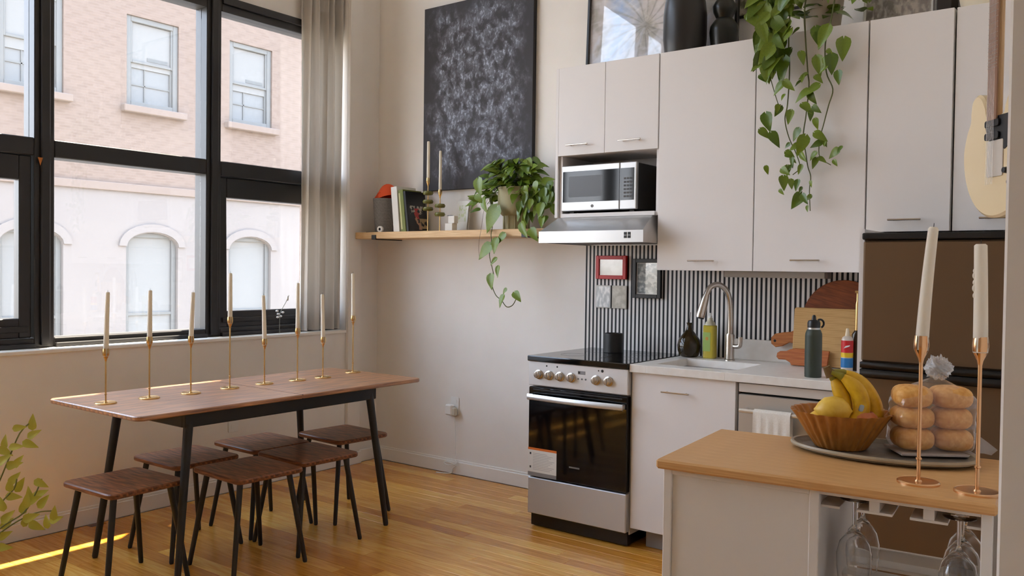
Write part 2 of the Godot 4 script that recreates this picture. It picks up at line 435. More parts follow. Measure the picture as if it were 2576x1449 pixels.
func make_table() -> void:
	var t := thing("dining_table", "long walnut dining table with black metal frame below the window", "table", Vector3(0.832, 0, 1.665))
	var top := begin()
	var poly := round_rect(0.755, 1.67, 0.035)
	slab(top, poly, -0.757, -0.737, 0.004)
	var o := part(t, "tabletop", top.commit(), null, Vector3.ZERO, Vector3(90, 0, 0))
	var tm: StandardMaterial3D = M.table.duplicate()
	tm.uv1_scale = Vector3(9, 0.7, 9)
	o.material_override = tm
	part(t, "leaf_joint", span_mesh(Vector3(-0.377, 0.7372, -0.002), Vector3(0.377, 0.7574, 0.002)), mat(srgb(48, 24, 14), 0.6))
	var s := begin()
	span(s, Vector3(0.285, 0.668, -0.55), Vector3(0.310, 0.737, 0.58), 0.003)
	part(t, "apron", s.commit(), M.black_metal)
	s = begin()
	span(s, Vector3(-0.310, 0.668, -0.55), Vector3(-0.285, 0.737, 0.58), 0.003)
	part(t, "apron", s.commit(), M.black_metal)
	for z: float in [-0.55, 0.555]:
		s = begin()
		span(s, Vector3(-0.285, 0.668, z), Vector3(0.285, 0.737, z + 0.025), 0.003)
		part(t, "apron", s.commit(), M.black_metal)
	for q in [[0.285, 0.545, 0.372, 0.655], [0.285, -0.515, 0.385, -0.555], [-0.285, 0.545, -0.30, 0.655], [-0.285, -0.515, -0.34, -0.60]]:
		part(t, "leg", tube_mesh([Vector3(q[2], 0.0, q[3]), Vector3(q[2], 0.008, q[3]), Vector3(q[0], 0.735, q[1])], [0.011, 0.0135, 0.0215], 16), M.black_metal)
	# stools
	var seat := begin()
	slab(seat, round_rect(0.385, 0.352, 0.035), -0.445, -0.423, 0.005)
	var seat_m := seat.commit()
	var st := thing("stool", "", "stool", Vector3.ZERO, 0.0, "walnut stools at the dining table")
	part(st, "seat", seat_m, M.stool, Vector3.ZERO, Vector3(90, 0, 0))
	for sz: float in [-1.0, 1.0]:
		part(st, "rail", span_mesh(Vector3(-0.135, 0.409, sz * 0.125 - 0.011), Vector3(0.135, 0.423, sz * 0.125 + 0.011), 0.002), M.black_metal)
		for sx: float in [-1.0, 1.0]:
			part(st, "leg", tube_mesh([Vector3(sx * 0.178, 0.0, sz * 0.187), Vector3(sx * 0.178, 0.006, sz * 0.187), Vector3(sx * 0.132, 0.422, sz * 0.127)], [0.0085, 0.0105, 0.0135], 12), M.black_metal)
	var spots := [[0.945, 2.405, 2.0, "walnut stool at the end of the table, nearest the leafy floor plant"], [0.705, 1.96, 0.0, "walnut stool on the window side, second back from the leafy plant"], [1.145, 1.925, -3.0, "walnut stool on the room side, frontmost, beside the near table leg"], [0.70, 1.515, -2.0, "walnut stool on the window side under the middle of the table"], [1.095, 1.535, -3.0, "walnut stool on the room side, second from the near table leg"], [0.845, 1.08, -4.0, "walnut stool farthest back, nearest the room corner"]]
	for i in spots.size():
		var q: Array = spots[i]
		var c: Node3D = st if i == 0 else dup(st, "stool", Vector3.ZERO, q[3])
		c.set_meta("label", q[3])
		c.position = Vector3(q[0], 0, q[1])
		c.rotation_degrees.y = q[2]
	# eight candlesticks in a row, heights differ
	var zs := [2.404, 2.201, 1.994, 1.769, 1.554, 1.351, 1.183, 0.911]
	var tops := [1.246, 1.252, 1.240, 1.332, 1.218, 1.281, 1.218, 1.334]
	var bots := [0.993, 1.034, 1.026, 1.109, 0.987, 1.033, 0.977, 1.083]
	var where := ["first from the left end of the dining table", "second from the left end of the dining table", "third from the left end of the dining table", "fourth from the left on the dining table, a tall one", "fifth from the left on the dining table, a short one", "sixth from the left on the dining table", "seventh from the left on the dining table", "last at the right end of the dining table"]
	for i in 8:
		var x: float = [0.783, 0.785, 0.791, 0.777, 0.768, 0.782, 0.792, 0.737][i]
		candlestick(Vector3(x, 0.757, zs[i]), bots[i] - 0.757, "slim brass candlestick, " + where[i], "candlesticks on the dining table", M.brass)
		var lean := Vector3([0.004, 0.001, 0.004, -0.002, -0.004, 0.0, -0.003, -0.002][i], 0, [-0.006, -0.002, -0.008, -0.002, 0.007, 0.001, 0.006, 0.004][i])
		candle(Vector3(x, bots[i] - 0.028, zs[i]), tops[i] - bots[i] + 0.028, "cream taper candle, " + where[i], "taper candles on the dining table", 0.0118, 0.0088, lean)
	# outlet on the window wall under the table
	outlet(Vector3(0.0, 0.418, 1.20), 90.0, "white wall outlet under the window behind the stools")

func outlet(at: Vector3, turn: float, label: String) -> Node3D:
	var o := thing("wall_outlet", label, "outlet", at, turn)
	part(o, "plate", slab_mesh(round_rect(0.072, 0.116, 0.006), 0.0, 0.006, 0.002), M.white)
	for y: float in [-0.026, 0.026]:
		part(o, "socket", slab_mesh(round_rect(0.034, 0.030, 0.008), 0.006, 0.008), M.white, Vector3(0, y, 0))
	return o

# ---------------------------------------------------------------- shelf on the kitchen wall
func make_shelf() -> void:
	var sh := thing("wall_shelf", "pine wall shelf in the corner on black brackets", "shelf", Vector3(0, 1.565, 0))
	part(sh, "board", span_mesh(Vector3(0.035, 0.0, 0.001), Vector3(1.752, 0.045, 0.25), 0.003), M.pine)
	for x: float in [0.22, 1.48]:
		var s := begin()
		span(s, Vector3(x - 0.02, -0.006, 0.0), Vector3(x + 0.02, -0.001, 0.255), 0.001)
		span(s, Vector3(x - 0.02, -0.006, 0.251), Vector3(x + 0.02, 0.025, 0.256), 0.001)
		span(s, Vector3(x - 0.02, -0.006, 0.0), Vector3(x + 0.02, 0.0, 0.006), 0.001)
		part(sh, "bracket", s.commit(), M.black_metal)
	var Y := 1.61
	# felt tub with an orange cap thrown over it
	var tub := thing("grey_tub", "round grey felt tub in the corner of the shelf", "tub", Vector3(0.185, Y, 0.125))
	part(tub, "body", turned([[0.0, 0.0], [0.056, 0.0], [0.060, 0.006], [0.076, 0.235], [0.073, 0.235], [0.058, 0.012], [0.0, 0.012]], 28), mottled(srgb(120, 116, 112), srgb(146, 142, 138), 51, 0.95, 14.0))
	var cap := thing("orange_cap", "bright orange cap lying on the grey tub", "cap", Vector3(0.178, Y + 0.236, 0.11), 0.0)
	var s := begin()
	var P := []
	for i in 9:
		var t := i / 8.0 * PI / 2
		var row := []
		for j in 24:
			var a := TAU * j / 24
			row.append(Vector3(cos(a) * 0.072 * cos(t) * (1.0 + 0.03 * sin(3 * a)) + 0.028, 0.004 + 0.098 * sin(t) + 0.02 * (1.0 - sin(t)) * cos(a), sin(a) * 0.072 * cos(t)))
		P.append(row)
	grid(s, P, true)
	part(cap, "crown", s.commit(), mat(srgb(240, 92, 44), 0.8))
	s = begin()
	P = []
	for i in 5:
		var row := []
		for j in 11:
			var a := PI * (0.5 + j / 10.0)
			var r := 0.068 + 0.055 * i / 4.0 * (0.35 + 0.65 * pow(maxf(0.0, -cos(a)), 0.7))
			row.append(Vector3(cos(a) * r + 0.028, 0.040 - 0.034 * i / 4.0, sin(a) * 0.07 * (1.0 - 0.04 * i)))
		P.append(row)
	grid(s, P)
	part(cap, "brim", s.commit(), mat(srgb(236, 84, 40), 0.8))
	# roll of tape
	var roll := thing("tape_roll", "small roll of white tape standing before the grey tub", "tape roll", Vector3(0.243, Y + 0.0205, 0.215), 12.0)
	part(roll, "tape", turned([[0.009, -0.008], [0.021, -0.008], [0.021, 0.008], [0.009, 0.008], [0.009, -0.008]], 24), M.white, Vector3.ZERO, Vector3(90, 0, 0))
	part(roll, "core", turned([[0.007, -0.0082], [0.009, -0.0082], [0.009, 0.0082], [0.007, 0.0082], [0.007, -0.0082]], 20), M.black, Vector3.ZERO, Vector3(90, 0, 0))
	# dark tray under the tub side
	single("black_coaster", turned([[0.0, 0.0], [0.05, 0.0], [0.05, 0.004], [0.0, 0.004]], 24, 1.0, 0.7), M.black, "thin black coaster at the shelf edge before the grey tub", "coaster", Vector3(0.155, Y, 0.208))
	# three books leaning to the left; the last one shows its printed cover
	var im := Image.create(96, 128, false, Image.FORMAT_RGB8)
	var f := fnoise(0.05, 61)
	for y in 128:
		for x in 96:
			var c := srgb(26, 27, 26)
			var v := f.get_noise_2d(x, y)
			if y > 44 and y < 72 and x > 12 and x < 84 and v > 0.08:
				c = srgb(190, 184, 170)
			if y > 52 and y < 88 and absf(x - 44 - v * 12) < 10:
				c = srgb(186, 62, 62)
			if y > 84 and y < 118 and x > 56 and v > -0.25:
				c = srgb(176, 150, 108)
			if y > 80 and y < 122 and absf(x - 38 - (y - 80) * 0.55 - v * 10) < 5:
				c = srgb(196, 150, 120)
			im.set_pixel(x, y, c)
	book(Vector3(0.442, Y, 0.14), 0.305, 0.054, 0.185, 6.0, srgb(232, 228, 220), srgb(214, 206, 190), "thick white book leaning at the left of the shelf books", null)
	book(Vector3(0.494, Y, 0.135), 0.282, 0.044, 0.18, 7.0, srgb(116, 124, 48), srgb(196, 190, 150), "olive green book leaning between white and black books", null)
	var bk := book(Vector3(0.520, Y, 0.13), 0.272, 0.019, 0.19, 8.0, srgb(24, 24, 24), srgb(200, 196, 186), "black book with figures on its cover, right of the shelf books", null)
	part(bk, "cover_print", sheet(0.184, 0.266), printed(im, 0.35), Vector3(0.0012, 0.136, 0.0), Vector3(0, 90, 0))
	# two candlesticks with olive discs
	ringed(Vector3(0.634, Y, 0.168), 0.345, [0.252, 0.195, 0.148], "left")
	ringed(Vector3(0.710, Y, 0.135), 0.268, [0.168, 0.112], "right")
	candle(Vector3(0.634, Y + 0.322, 0.168), 0.268, "cream taper candle, taller of the two on the shelf", "shelf candles", 0.0105, 0.0095)
	candle(Vector3(0.710, Y + 0.245, 0.135), 0.282, "cream taper candle, shorter of the two on the shelf", "shelf candles", 0.0105, 0.0085)
	# small cards standing up
	var card_im := Image.create(64, 96, false, Image.FORMAT_RGB8)
	var cf := fnoise(0.06, 71)
	for y in 96:
		for x in 64:
			var c := srgb(220, 216, 206)
			if x > 10 and x < 54 and y > 12 and y < 66:
				c = srgb(206, 204, 190).lerp(srgb(176, 184, 130), clampf(cf.get_noise_2d(x, y) * 2.2, 0, 1))
			card_im.set_pixel(x, y, c)
	var cd := thing("photo_card", "small pale photo card leaning on the wall above the shelf", "card", Vector3(0.835, Y, 0.055))
	part(cd, "card", box_mesh(Vector3(0.10, 0.205, 0.004), 0.0005, Vector3(0, 0.1025, 0)), M.paper, Vector3.ZERO, Vector3(-7, 0, 0))
	part(cd, "print", sheet(0.096, 0.2), printed(card_im, 0.5), Vector3(0, 0.1025, 0.0152 - 0.0125), Vector3(-7, 0, 0))
	var bx := thing("white_box", "tiny stacked white paper box in front of the photo card", "box", Vector3(0.832, Y, 0.15))
	part(bx, "lower_box", box_mesh(Vector3(0.062, 0.05, 0.05), 0.002, Vector3(-0.012, 0.025, 0)), M.paper)
	part(bx, "upper_box", box_mesh(Vector3(0.052, 0.048, 0.04), 0.002, Vector3(0.006, 0.074, 0)), M.paper)
	part(bx, "dark_lid", box_mesh(Vector3(0.03, 0.004, 0.03), 0.001, Vector3(-0.018, 0.1005, 0)), mat(srgb(90, 92, 100), 0.5))
	# big dark canvas on the wall
	var pw := 0.908
	var ph := 1.228
	var pim := Image.create(384, 520, false, Image.FORMAT_RGB8)
	var n1 := fnoise(0.03, 81, true, 30.0)
	var n2 := fnoise(0.028, 82, false, 26.0)
	var n3 := fnoise(0.008, 83, false, 0.0)
	var n4 := fnoise(0.10, 84, false, 14.0)
	for y in 520:
		for x in 384:
			var edge: float = minf(minf(x, 383 - x) / 70.0, minf(y + 24, 519 - y) / 70.0)
			var mask: float = clampf(edge + n3.get_noise_2d(x, y) * 0.8 - 0.15, 0, 1)
			var a: float = clampf(n1.get_noise_2d(x * 1.2, y) * 0.8 + 0.1, 0, 1)
			var b: float = smoothstep(-0.5, 0.4, n2.get_noise_2d(x, y * 0.75))
			var d: float = smoothstep(-0.1, 0.5, n4.get_noise_2d(x, y * 0.7))
			var v: float = clampf(mask * (0.40 * b + 0.40 * b * d + 0.55 * a * d * b), 0, 1)
			pim.set_pixel(x, y, srgb(60, 59, 64).lerp(srgb(176, 184, 204), v))
	var pt := thing("abstract_painting", "large dark grey canvas with white scribbled marks above shelf", "painting", Vector3(0.918, 1.892 + ph / 2, 0.0))
	part(pt, "stretcher", box_mesh(Vector3(pw, ph, 0.034), 0.002, Vector3(0, 0, 0.018)), mat(srgb(34, 33, 35), 0.8))
	part(pt, "canvas", sheet(pw - 0.003, ph - 0.003), printed(pim, 0.75), Vector3(0, 0, 0.0355))
	# outlet with a charger and its cord
	outlet(Vector3(0.745, 0.455, 0.0), 0.0, "white wall outlet with charger on the kitchen wall")
	var ch := thing("charger", "white plug charger with cord running down to the baseboard", "charger", Vector3(0.735, 0.43, 0.009))
	part(ch, "plug", box_mesh(Vector3(0.06, 0.07, 0.04), 0.008, Vector3(-0.012, 0, 0.02)), M.white)
	part(ch, "adapter", box_mesh(Vector3(0.03, 0.055, 0.03), 0.006, Vector3(0.03, -0.01, 0.02)), mat(srgb(206, 200, 186), 0.5))
	part(ch, "cord", tube_mesh(smooth([Vector3(0.025, -0.035, 0.02), Vector3(0.03, -0.12, 0.012), Vector3(0.032, -0.26, 0.01), Vector3(0.03, -0.335, 0.012)]), even(range(13), 0.0025), 6), M.white)
	part(ch, "coiled_cord", tube_mesh(smooth([Vector3(0.03, -0.333, 0.014), Vector3(0.055, -0.345, 0.022), Vector3(0.04, -0.36, 0.03), Vector3(-0.02, -0.35, 0.022), Vector3(-0.06, -0.36, 0.016), Vector3(-0.02, -0.37, 0.03), Vector3(0.05, -0.365, 0.024), Vector3(0.02, -0.39, 0.016), Vector3(0.005, -0.422, 0.012), Vector3(-0.03, -0.4275, 0.03), Vector3(-0.10, -0.4275, 0.05)]), even(range(41), 0.0035), 6), M.white)

func book(at: Vector3, h: float, w: float, d: float, lean: float, cover: Color, pages: Color, label: String, _x) -> Node3D:
	var b := thing("book", label, "book", at, 0.0, "books on the shelf")
	b.rotation_degrees.z = lean
	var cm := mat(cover, 0.5)
	part(b, "cover", span_mesh(Vector3(-w, 0.0, -d / 2), Vector3(-w + 0.003, h, d / 2), 0.001), cm)
	part(b, "cover", span_mesh(Vector3(-0.003, 0.0, -d / 2), Vector3(0.0, h, d / 2), 0.001), cm)
	part(b, "spine", span_mesh(Vector3(-w, 0.0, d / 2 - 0.003), Vector3(0.0, h, d / 2 + 0.001), 0.001), cm)
	part(b, "pages", span_mesh(Vector3(-w + 0.003, 0.003, -d / 2 + 0.004), Vector3(-0.003, h - 0.003, d / 2 - 0.003)), mat(pages, 0.9))
	if label.begins_with("olive"):
		part(b, "spine_title", span_mesh(Vector3(-w + 0.004, 0.02, d / 2 + 0.001), Vector3(-w + 0.016, h - 0.02, d / 2 + 0.0016)), mat(srgb(206, 204, 150), 0.6))
	return b

func ringed(at: Vector3, h: float, discs: Array, which: String) -> void:
	var t := thing("disc_candlestick", "brass candlestick with stacked olive glass discs, %s one on the shelf" % which, "candlestick", at, 0.0, "disc candlesticks on the shelf")
	part(t, "base", turned([[0.0, 0.0], [0.036, 0.0], [0.036, 0.003], [0.006, 0.006], [0.0, 0.006]], 28), M.brass)
	part(t, "rod", turned([[0.0035, 0.004], [0.0035, h - 0.05], [0.0, h - 0.05]], 10), M.brass)
	part(t, "cup", cup_mesh(0.056, 0.0135), M.brass, Vector3(0, h - 0.05, 0))
	for y: float in discs:
		part(t, "disc", turned([[0.0035, y - 0.006], [0.030, y - 0.012], [0.036, y], [0.030, y + 0.012], [0.0035, y + 0.006]], 28), mat(srgb(112, 110, 52), 0.25))

# ---------------------------------------------------------------- kitchen run
func handle_mesh(w: float) -> Mesh:
	var s := begin()
	bar(s, Vector3(-w / 2, 0, 0.026), Vector3(w / 2, 0, 0.026), 0.008, 0.008, 0.002)
	for x: float in [-w / 2 + 0.022, w / 2 - 0.022]:
		cyl(s, Vector3(x, 0, 0.0), Vector3(x, 0, 0.024), 0.0035, -1.0, 8)
	return s.commit()

# a cupboard: open box behind, doors in front; doors as [x0, x1, handle x0, handle x1]
func cupboard(called: String, label: String, x0: float, x1: float, y0: float, y1: float, depth: float, doors: Array, hy: float, door_y0 := -1.0) -> Node3D:
	var t := thing(called, label, "cabinet", Vector3((x0 + x1) / 2, y0, 0), 0.0, "white kitchen cabinets")
	var w := x1 - x0
	var h := y1 - y0
	var z1 := depth - 0.02
	var s := begin()
	span(s, Vector3(-w / 2, 0, 0.002), Vector3(-w / 2 + 0.018, h, z1), 0.001)
	span(s, Vector3(w / 2 - 0.018, 0, 0.002), Vector3(w / 2, h, z1), 0.001)
	span(s, Vector3(-w / 2 + 0.018, 0, 0.002), Vector3(w / 2 - 0.018, 0.018, z1), 0.001)
	span(s, Vector3(-w / 2 + 0.018, h - 0.018, 0.002), Vector3(w / 2 - 0.018, h, z1), 0.001)
	span(s, Vector3(-w / 2 + 0.018, 0.018, 0.002), Vector3(w / 2 - 0.018, h - 0.018, 0.01))
	part(t, "body", s.commit(), M.cabinet)
	var cx := (x0 + x1) / 2
	var db := 0.0 if door_y0 < 0 else door_y0 - y0
	for d in doors:
		var dx: float = (d[0] + d[1]) / 2
		var o := part(t, "door", span_mesh(Vector3((d[0] - d[1]) / 2 + 0.0015, db, z1 + 0.001), Vector3((d[1] - d[0]) / 2 - 0.0015, h, depth), 0.0012), M.cabinet, Vector3(dx - cx, 0, 0))
		part(o, "handle", handle_mesh(d[3] - d[2]), M.nickel, Vector3((d[2] + d[3]) / 2 - dx, hy - y0, depth))
	return t

func make_kitchen() -> void:
	# striped paper on the wall behind stove and sink
	var im := Image.create(64, 8, false, Image.FORMAT_RGB8)
	for x in 64:
		for y in 8:
			im.set_pixel(x, y, srgb(16, 16, 22) if x < 29 else srgb(240, 236, 232))
	var paper := mat(Color.WHITE, 0.6)
	paper.albedo_texture = ImageTexture.create_from_image(im)
	paper.uv1_triplanar = true
	paper.uv1_scale = Vector3(1.0 / 0.0254, 1, 1)
	struct("trim_3", span_mesh(Vector3(1.742, 0.02, 0.0), Vector3(3.478, 1.60, 0.002)), paper)
	# upper cabinets
	var over := thing("microwave_cabinet", "white wall cabinet with two doors above an open microwave niche", "cabinet", Vector3(1.757, 1.66, 0), 0.0, "white kitchen cabinets")
	var s := begin()
	span(s, Vector3(0.0, 0, 0.002), Vector3(0.018, 0.83, 0.349), 0.001)
	span(s, Vector3(0.022, 0, 0.002), Vector3(0.040, 0.83, 0.332), 0.001)
	span(s, Vector3(0.620, 0, 0.002), Vector3(0.638, 0.83, 0.33), 0.001)
	span(s, Vector3(0.040, 0.0, 0.002), Vector3(0.620, 0.022, 0.345), 0.001)
	span(s, Vector3(0.040, 0.343, 0.002), Vector3(0.620, 0.361, 0.33), 0.001)
	span(s, Vector3(0.040, 0.812, 0.002), Vector3(0.620, 0.83, 0.33), 0.001)
	span(s, Vector3(0.040, 0.022, 0.002), Vector3(0.620, 0.812, 0.008))
	part(over, "body", s.commit(), M.cabinet)
	for d in [[0.019, 0.3165, 0.085, 0.225], [0.3185, 0.636, 0.412, 0.548]]:
		var o := part(over, "door", span_mesh(Vector3(d[0], 0.343, 0.331), Vector3(d[1], 0.83, 0.35), 0.0012), M.cabinet)
		part(o, "handle", handle_mesh(d[3] - d[2]), M.nickel, Vector3((d[2] + d[3]) / 2, 0.397, 0.35))
	cupboard("wall_cabinet", "tall white wall cabinet right of the microwave, above the faucet", 2.398, 2.908, 1.375, 2.49, 0.35, [[2.398, 2.908, 2.580, 2.722]], 1.424)
	cupboard("wall_cabinet", "tall white wall cabinet with the trailing plant hanging before its door", 2.910, 3.420, 1.375, 2.49, 0.35, [[2.910, 3.420, 3.096, 3.234]], 1.428)
	cupboard("wall_cabinet", "white cabinet above the left half of the fridge", 3.424, 3.762, 1.555, 2.49, 0.35, [[3.424, 3.762, 3.519, 3.654]], 1.606)
	cupboard("wall_cabinet", "white cabinet above the fridge behind the hanging guitar", 3.768, 4.265, 1.555, 2.49, 0.342, [[3.768, 4.265, 3.872, 4.01]], 1.606)
	# bar lamp under the cabinets, switched off
	var bl := thing("under_cabinet_lamp", "slim grey lamp bar under the wall cabinets, switched off", "lamp", Vector3(2.92, 1.375, 0.12))
	part(bl, "housing", span_mesh(Vector3(-0.24, -0.032, -0.03), Vector3(0.27, 0.0, 0.03), 0.003), mat(srgb(176, 168, 158), 0.5))
	part(bl, "end_cap", span_mesh(Vector3(0.27, -0.032, -0.03), Vector3(0.285, 0.0, 0.03), 0.003), mat(srgb(110, 90, 80), 0.5))
	# microwave
	var mw := thing("microwave", "stainless microwave oven in the niche above the hood", "microwave", Vector3(2.03, 1.682, 0.0), 0.0)
	part(mw, "case", span_mesh(Vector3(-0.225, 0.014, 0.03), Vector3(0.232, 0.262, 0.318), 0.004), mat(srgb(26, 26, 26), 0.45))
	part(mw, "door", span_mesh(Vector3(-0.232, 0.014, 0.318), Vector3(0.137, 0.264, 0.345), 0.004), M.steel)
	part(mw, "control_side", span_mesh(Vector3(0.139, 0.014, 0.318), Vector3(0.238, 0.264, 0.345), 0.004), M.steel)
	part(mw, "door_glass", span_mesh(Vector3(-0.222, 0.062, 0.345), Vector3(0.137, 0.232, 0.3465), 0.0005), M.black_gloss)
	part(mw, "window_mesh", slab_mesh(round_rect(0.215, 0.115, 0.01), 0.3465, 0.347), mat(srgb(74, 75, 77), 0.25), Vector3(-0.075, 0.147, 0))
	var keys := part(mw, "control_panel", span_mesh(Vector3(0.139, 0.062, 0.345), Vector3(0.226, 0.232, 0.3465), 0.0005), M.black_gloss)
	for r in 6:
		for c in 3:
			part(keys, "key", box_mesh(Vector3(0.014, 0.010, 0.001), 0.0, Vector3(0.172 + c * 0.018, 0.082 + r * 0.019, 0.347)), mat(srgb(74, 72, 70), 0.5))
	part(mw, "round_badge", turned([[0.0, 0.0], [0.009, 0.0], [0.009, 0.0015], [0.006, 0.0015], [0.0058, 0.0008], [0.0, 0.0008]], 20), mat(srgb(120, 118, 116), 0.4), Vector3(-0.03, 0.038, 0.345), Vector3(90, 0, 0))
	for x: float in [-0.19, 0.19]:
		part(mw, "foot", span_mesh(Vector3(x - 0.015, 0, 0.27), Vector3(x + 0.015, 0.014, 0.30), 0.002), M.black)
	# hood: sloped top, upright front with two switches
	var hd := thing("range_hood", "stainless range hood above the stove", "hood", Vector3(1.757, 1.515, 0))
	s = begin()
	var prof := [Vector2(0.003, 0.0), Vector2(0.5, 0.0), Vector2(0.5, 0.062), Vector2(0.489, 0.068), Vector2(0.352, 0.143), Vector2(0.003, 0.143)]
	var W := 0.640
	for i in prof.size():
		var a: Vector2 = prof[i]
		var b: Vector2 = prof[(i + 1) % prof.size()]
		var n := Vector3(0, (a.x - b.x), (b.y - a.y)).normalized()
		# the ends of the slope are cut back, as a hip
		var ia := 0.028 if a.y > 0.1 and a.x > 0.1 else (0.006 if a.y > 0.065 and a.x > 0.4 else 0.0)
		var ib := 0.028 if b.y > 0.1 and b.x > 0.1 else (0.006 if b.y > 0.065 and b.x > 0.4 else 0.0)
		if i == 0:
			# underside, recessed for the filters
			quad(s, Vector3(0.02, 0.012, 0.02), Vector3(W - 0.02, 0.012, 0.02), Vector3(W - 0.02, 0.012, 0.48), Vector3(0.02, 0.012, 0.48), Vector3.DOWN)
			quad(s, Vector3(0, 0, 0.48), Vector3(W, 0, 0.48), Vector3(W, 0, 0.5), Vector3(0, 0, 0.5), Vector3.DOWN)
			quad(s, Vector3(0.02, 0, 0.48), Vector3(W - 0.02, 0, 0.48), Vector3(W - 0.02, 0.012, 0.48), Vector3(0.02, 0.012, 0.48), Vector3.FORWARD)
			for x in [[0.0, 0.02, 1.0], [W - 0.02, W, -1.0]]:
				quad(s, Vector3(x[0], 0, 0.003), Vector3(x[1], 0, 0.003), Vector3(x[1], 0, 0.48), Vector3(x[0], 0, 0.48), Vector3.DOWN)
			continue
		quad(s, Vector3(ia, a.y, a.x), Vector3(W - ia, a.y, a.x), Vector3(W - ib, b.y, b.x), Vector3(ib, b.y, b.x), n)
	for e in [[0.0, 1.0, -1.0], [W, -1.0, 1.0]]:
		var P := []
		for i in prof.size():
			var a: Vector2 = prof[i]
			var q := 0.028 if a.y > 0.1 and a.x > 0.1 else (0.006 if a.y > 0.065 and a.x > 0.4 else 0.0)
			P.append(Vector3(e[0] + q * e[1], a.y, a.x))
		for i in range(1, P.size() - 1):
			var nn := Vector3(e[2], 0.12, 0.0).normalized()
			tri(s, P[0], P[i], P[i + 1], nn, nn, nn)
	part(hd, "canopy", s.commit(), M.steel)
	for x: float in [0.538, 0.560]:
		var sw := begin()
		span(sw, Vector3(x - 0.008, 0.021, 0.5), Vector3(x + 0.008, 0.035, 0.503), 0.001)
		span(sw, Vector3(x - 0.008, 0.037, 0.5), Vector3(x + 0.008, 0.052, 0.503), 0.001)
		part(hd, "switch", sw.commit(), M.black)
	part(hd, "filter", span_mesh(Vector3(0.05, 0.004, 0.06), Vector3(0.59, 0.011, 0.44), 0.002), M.grey_plastic)
	make_stove()
	make_sink_run()
	make_fridge()

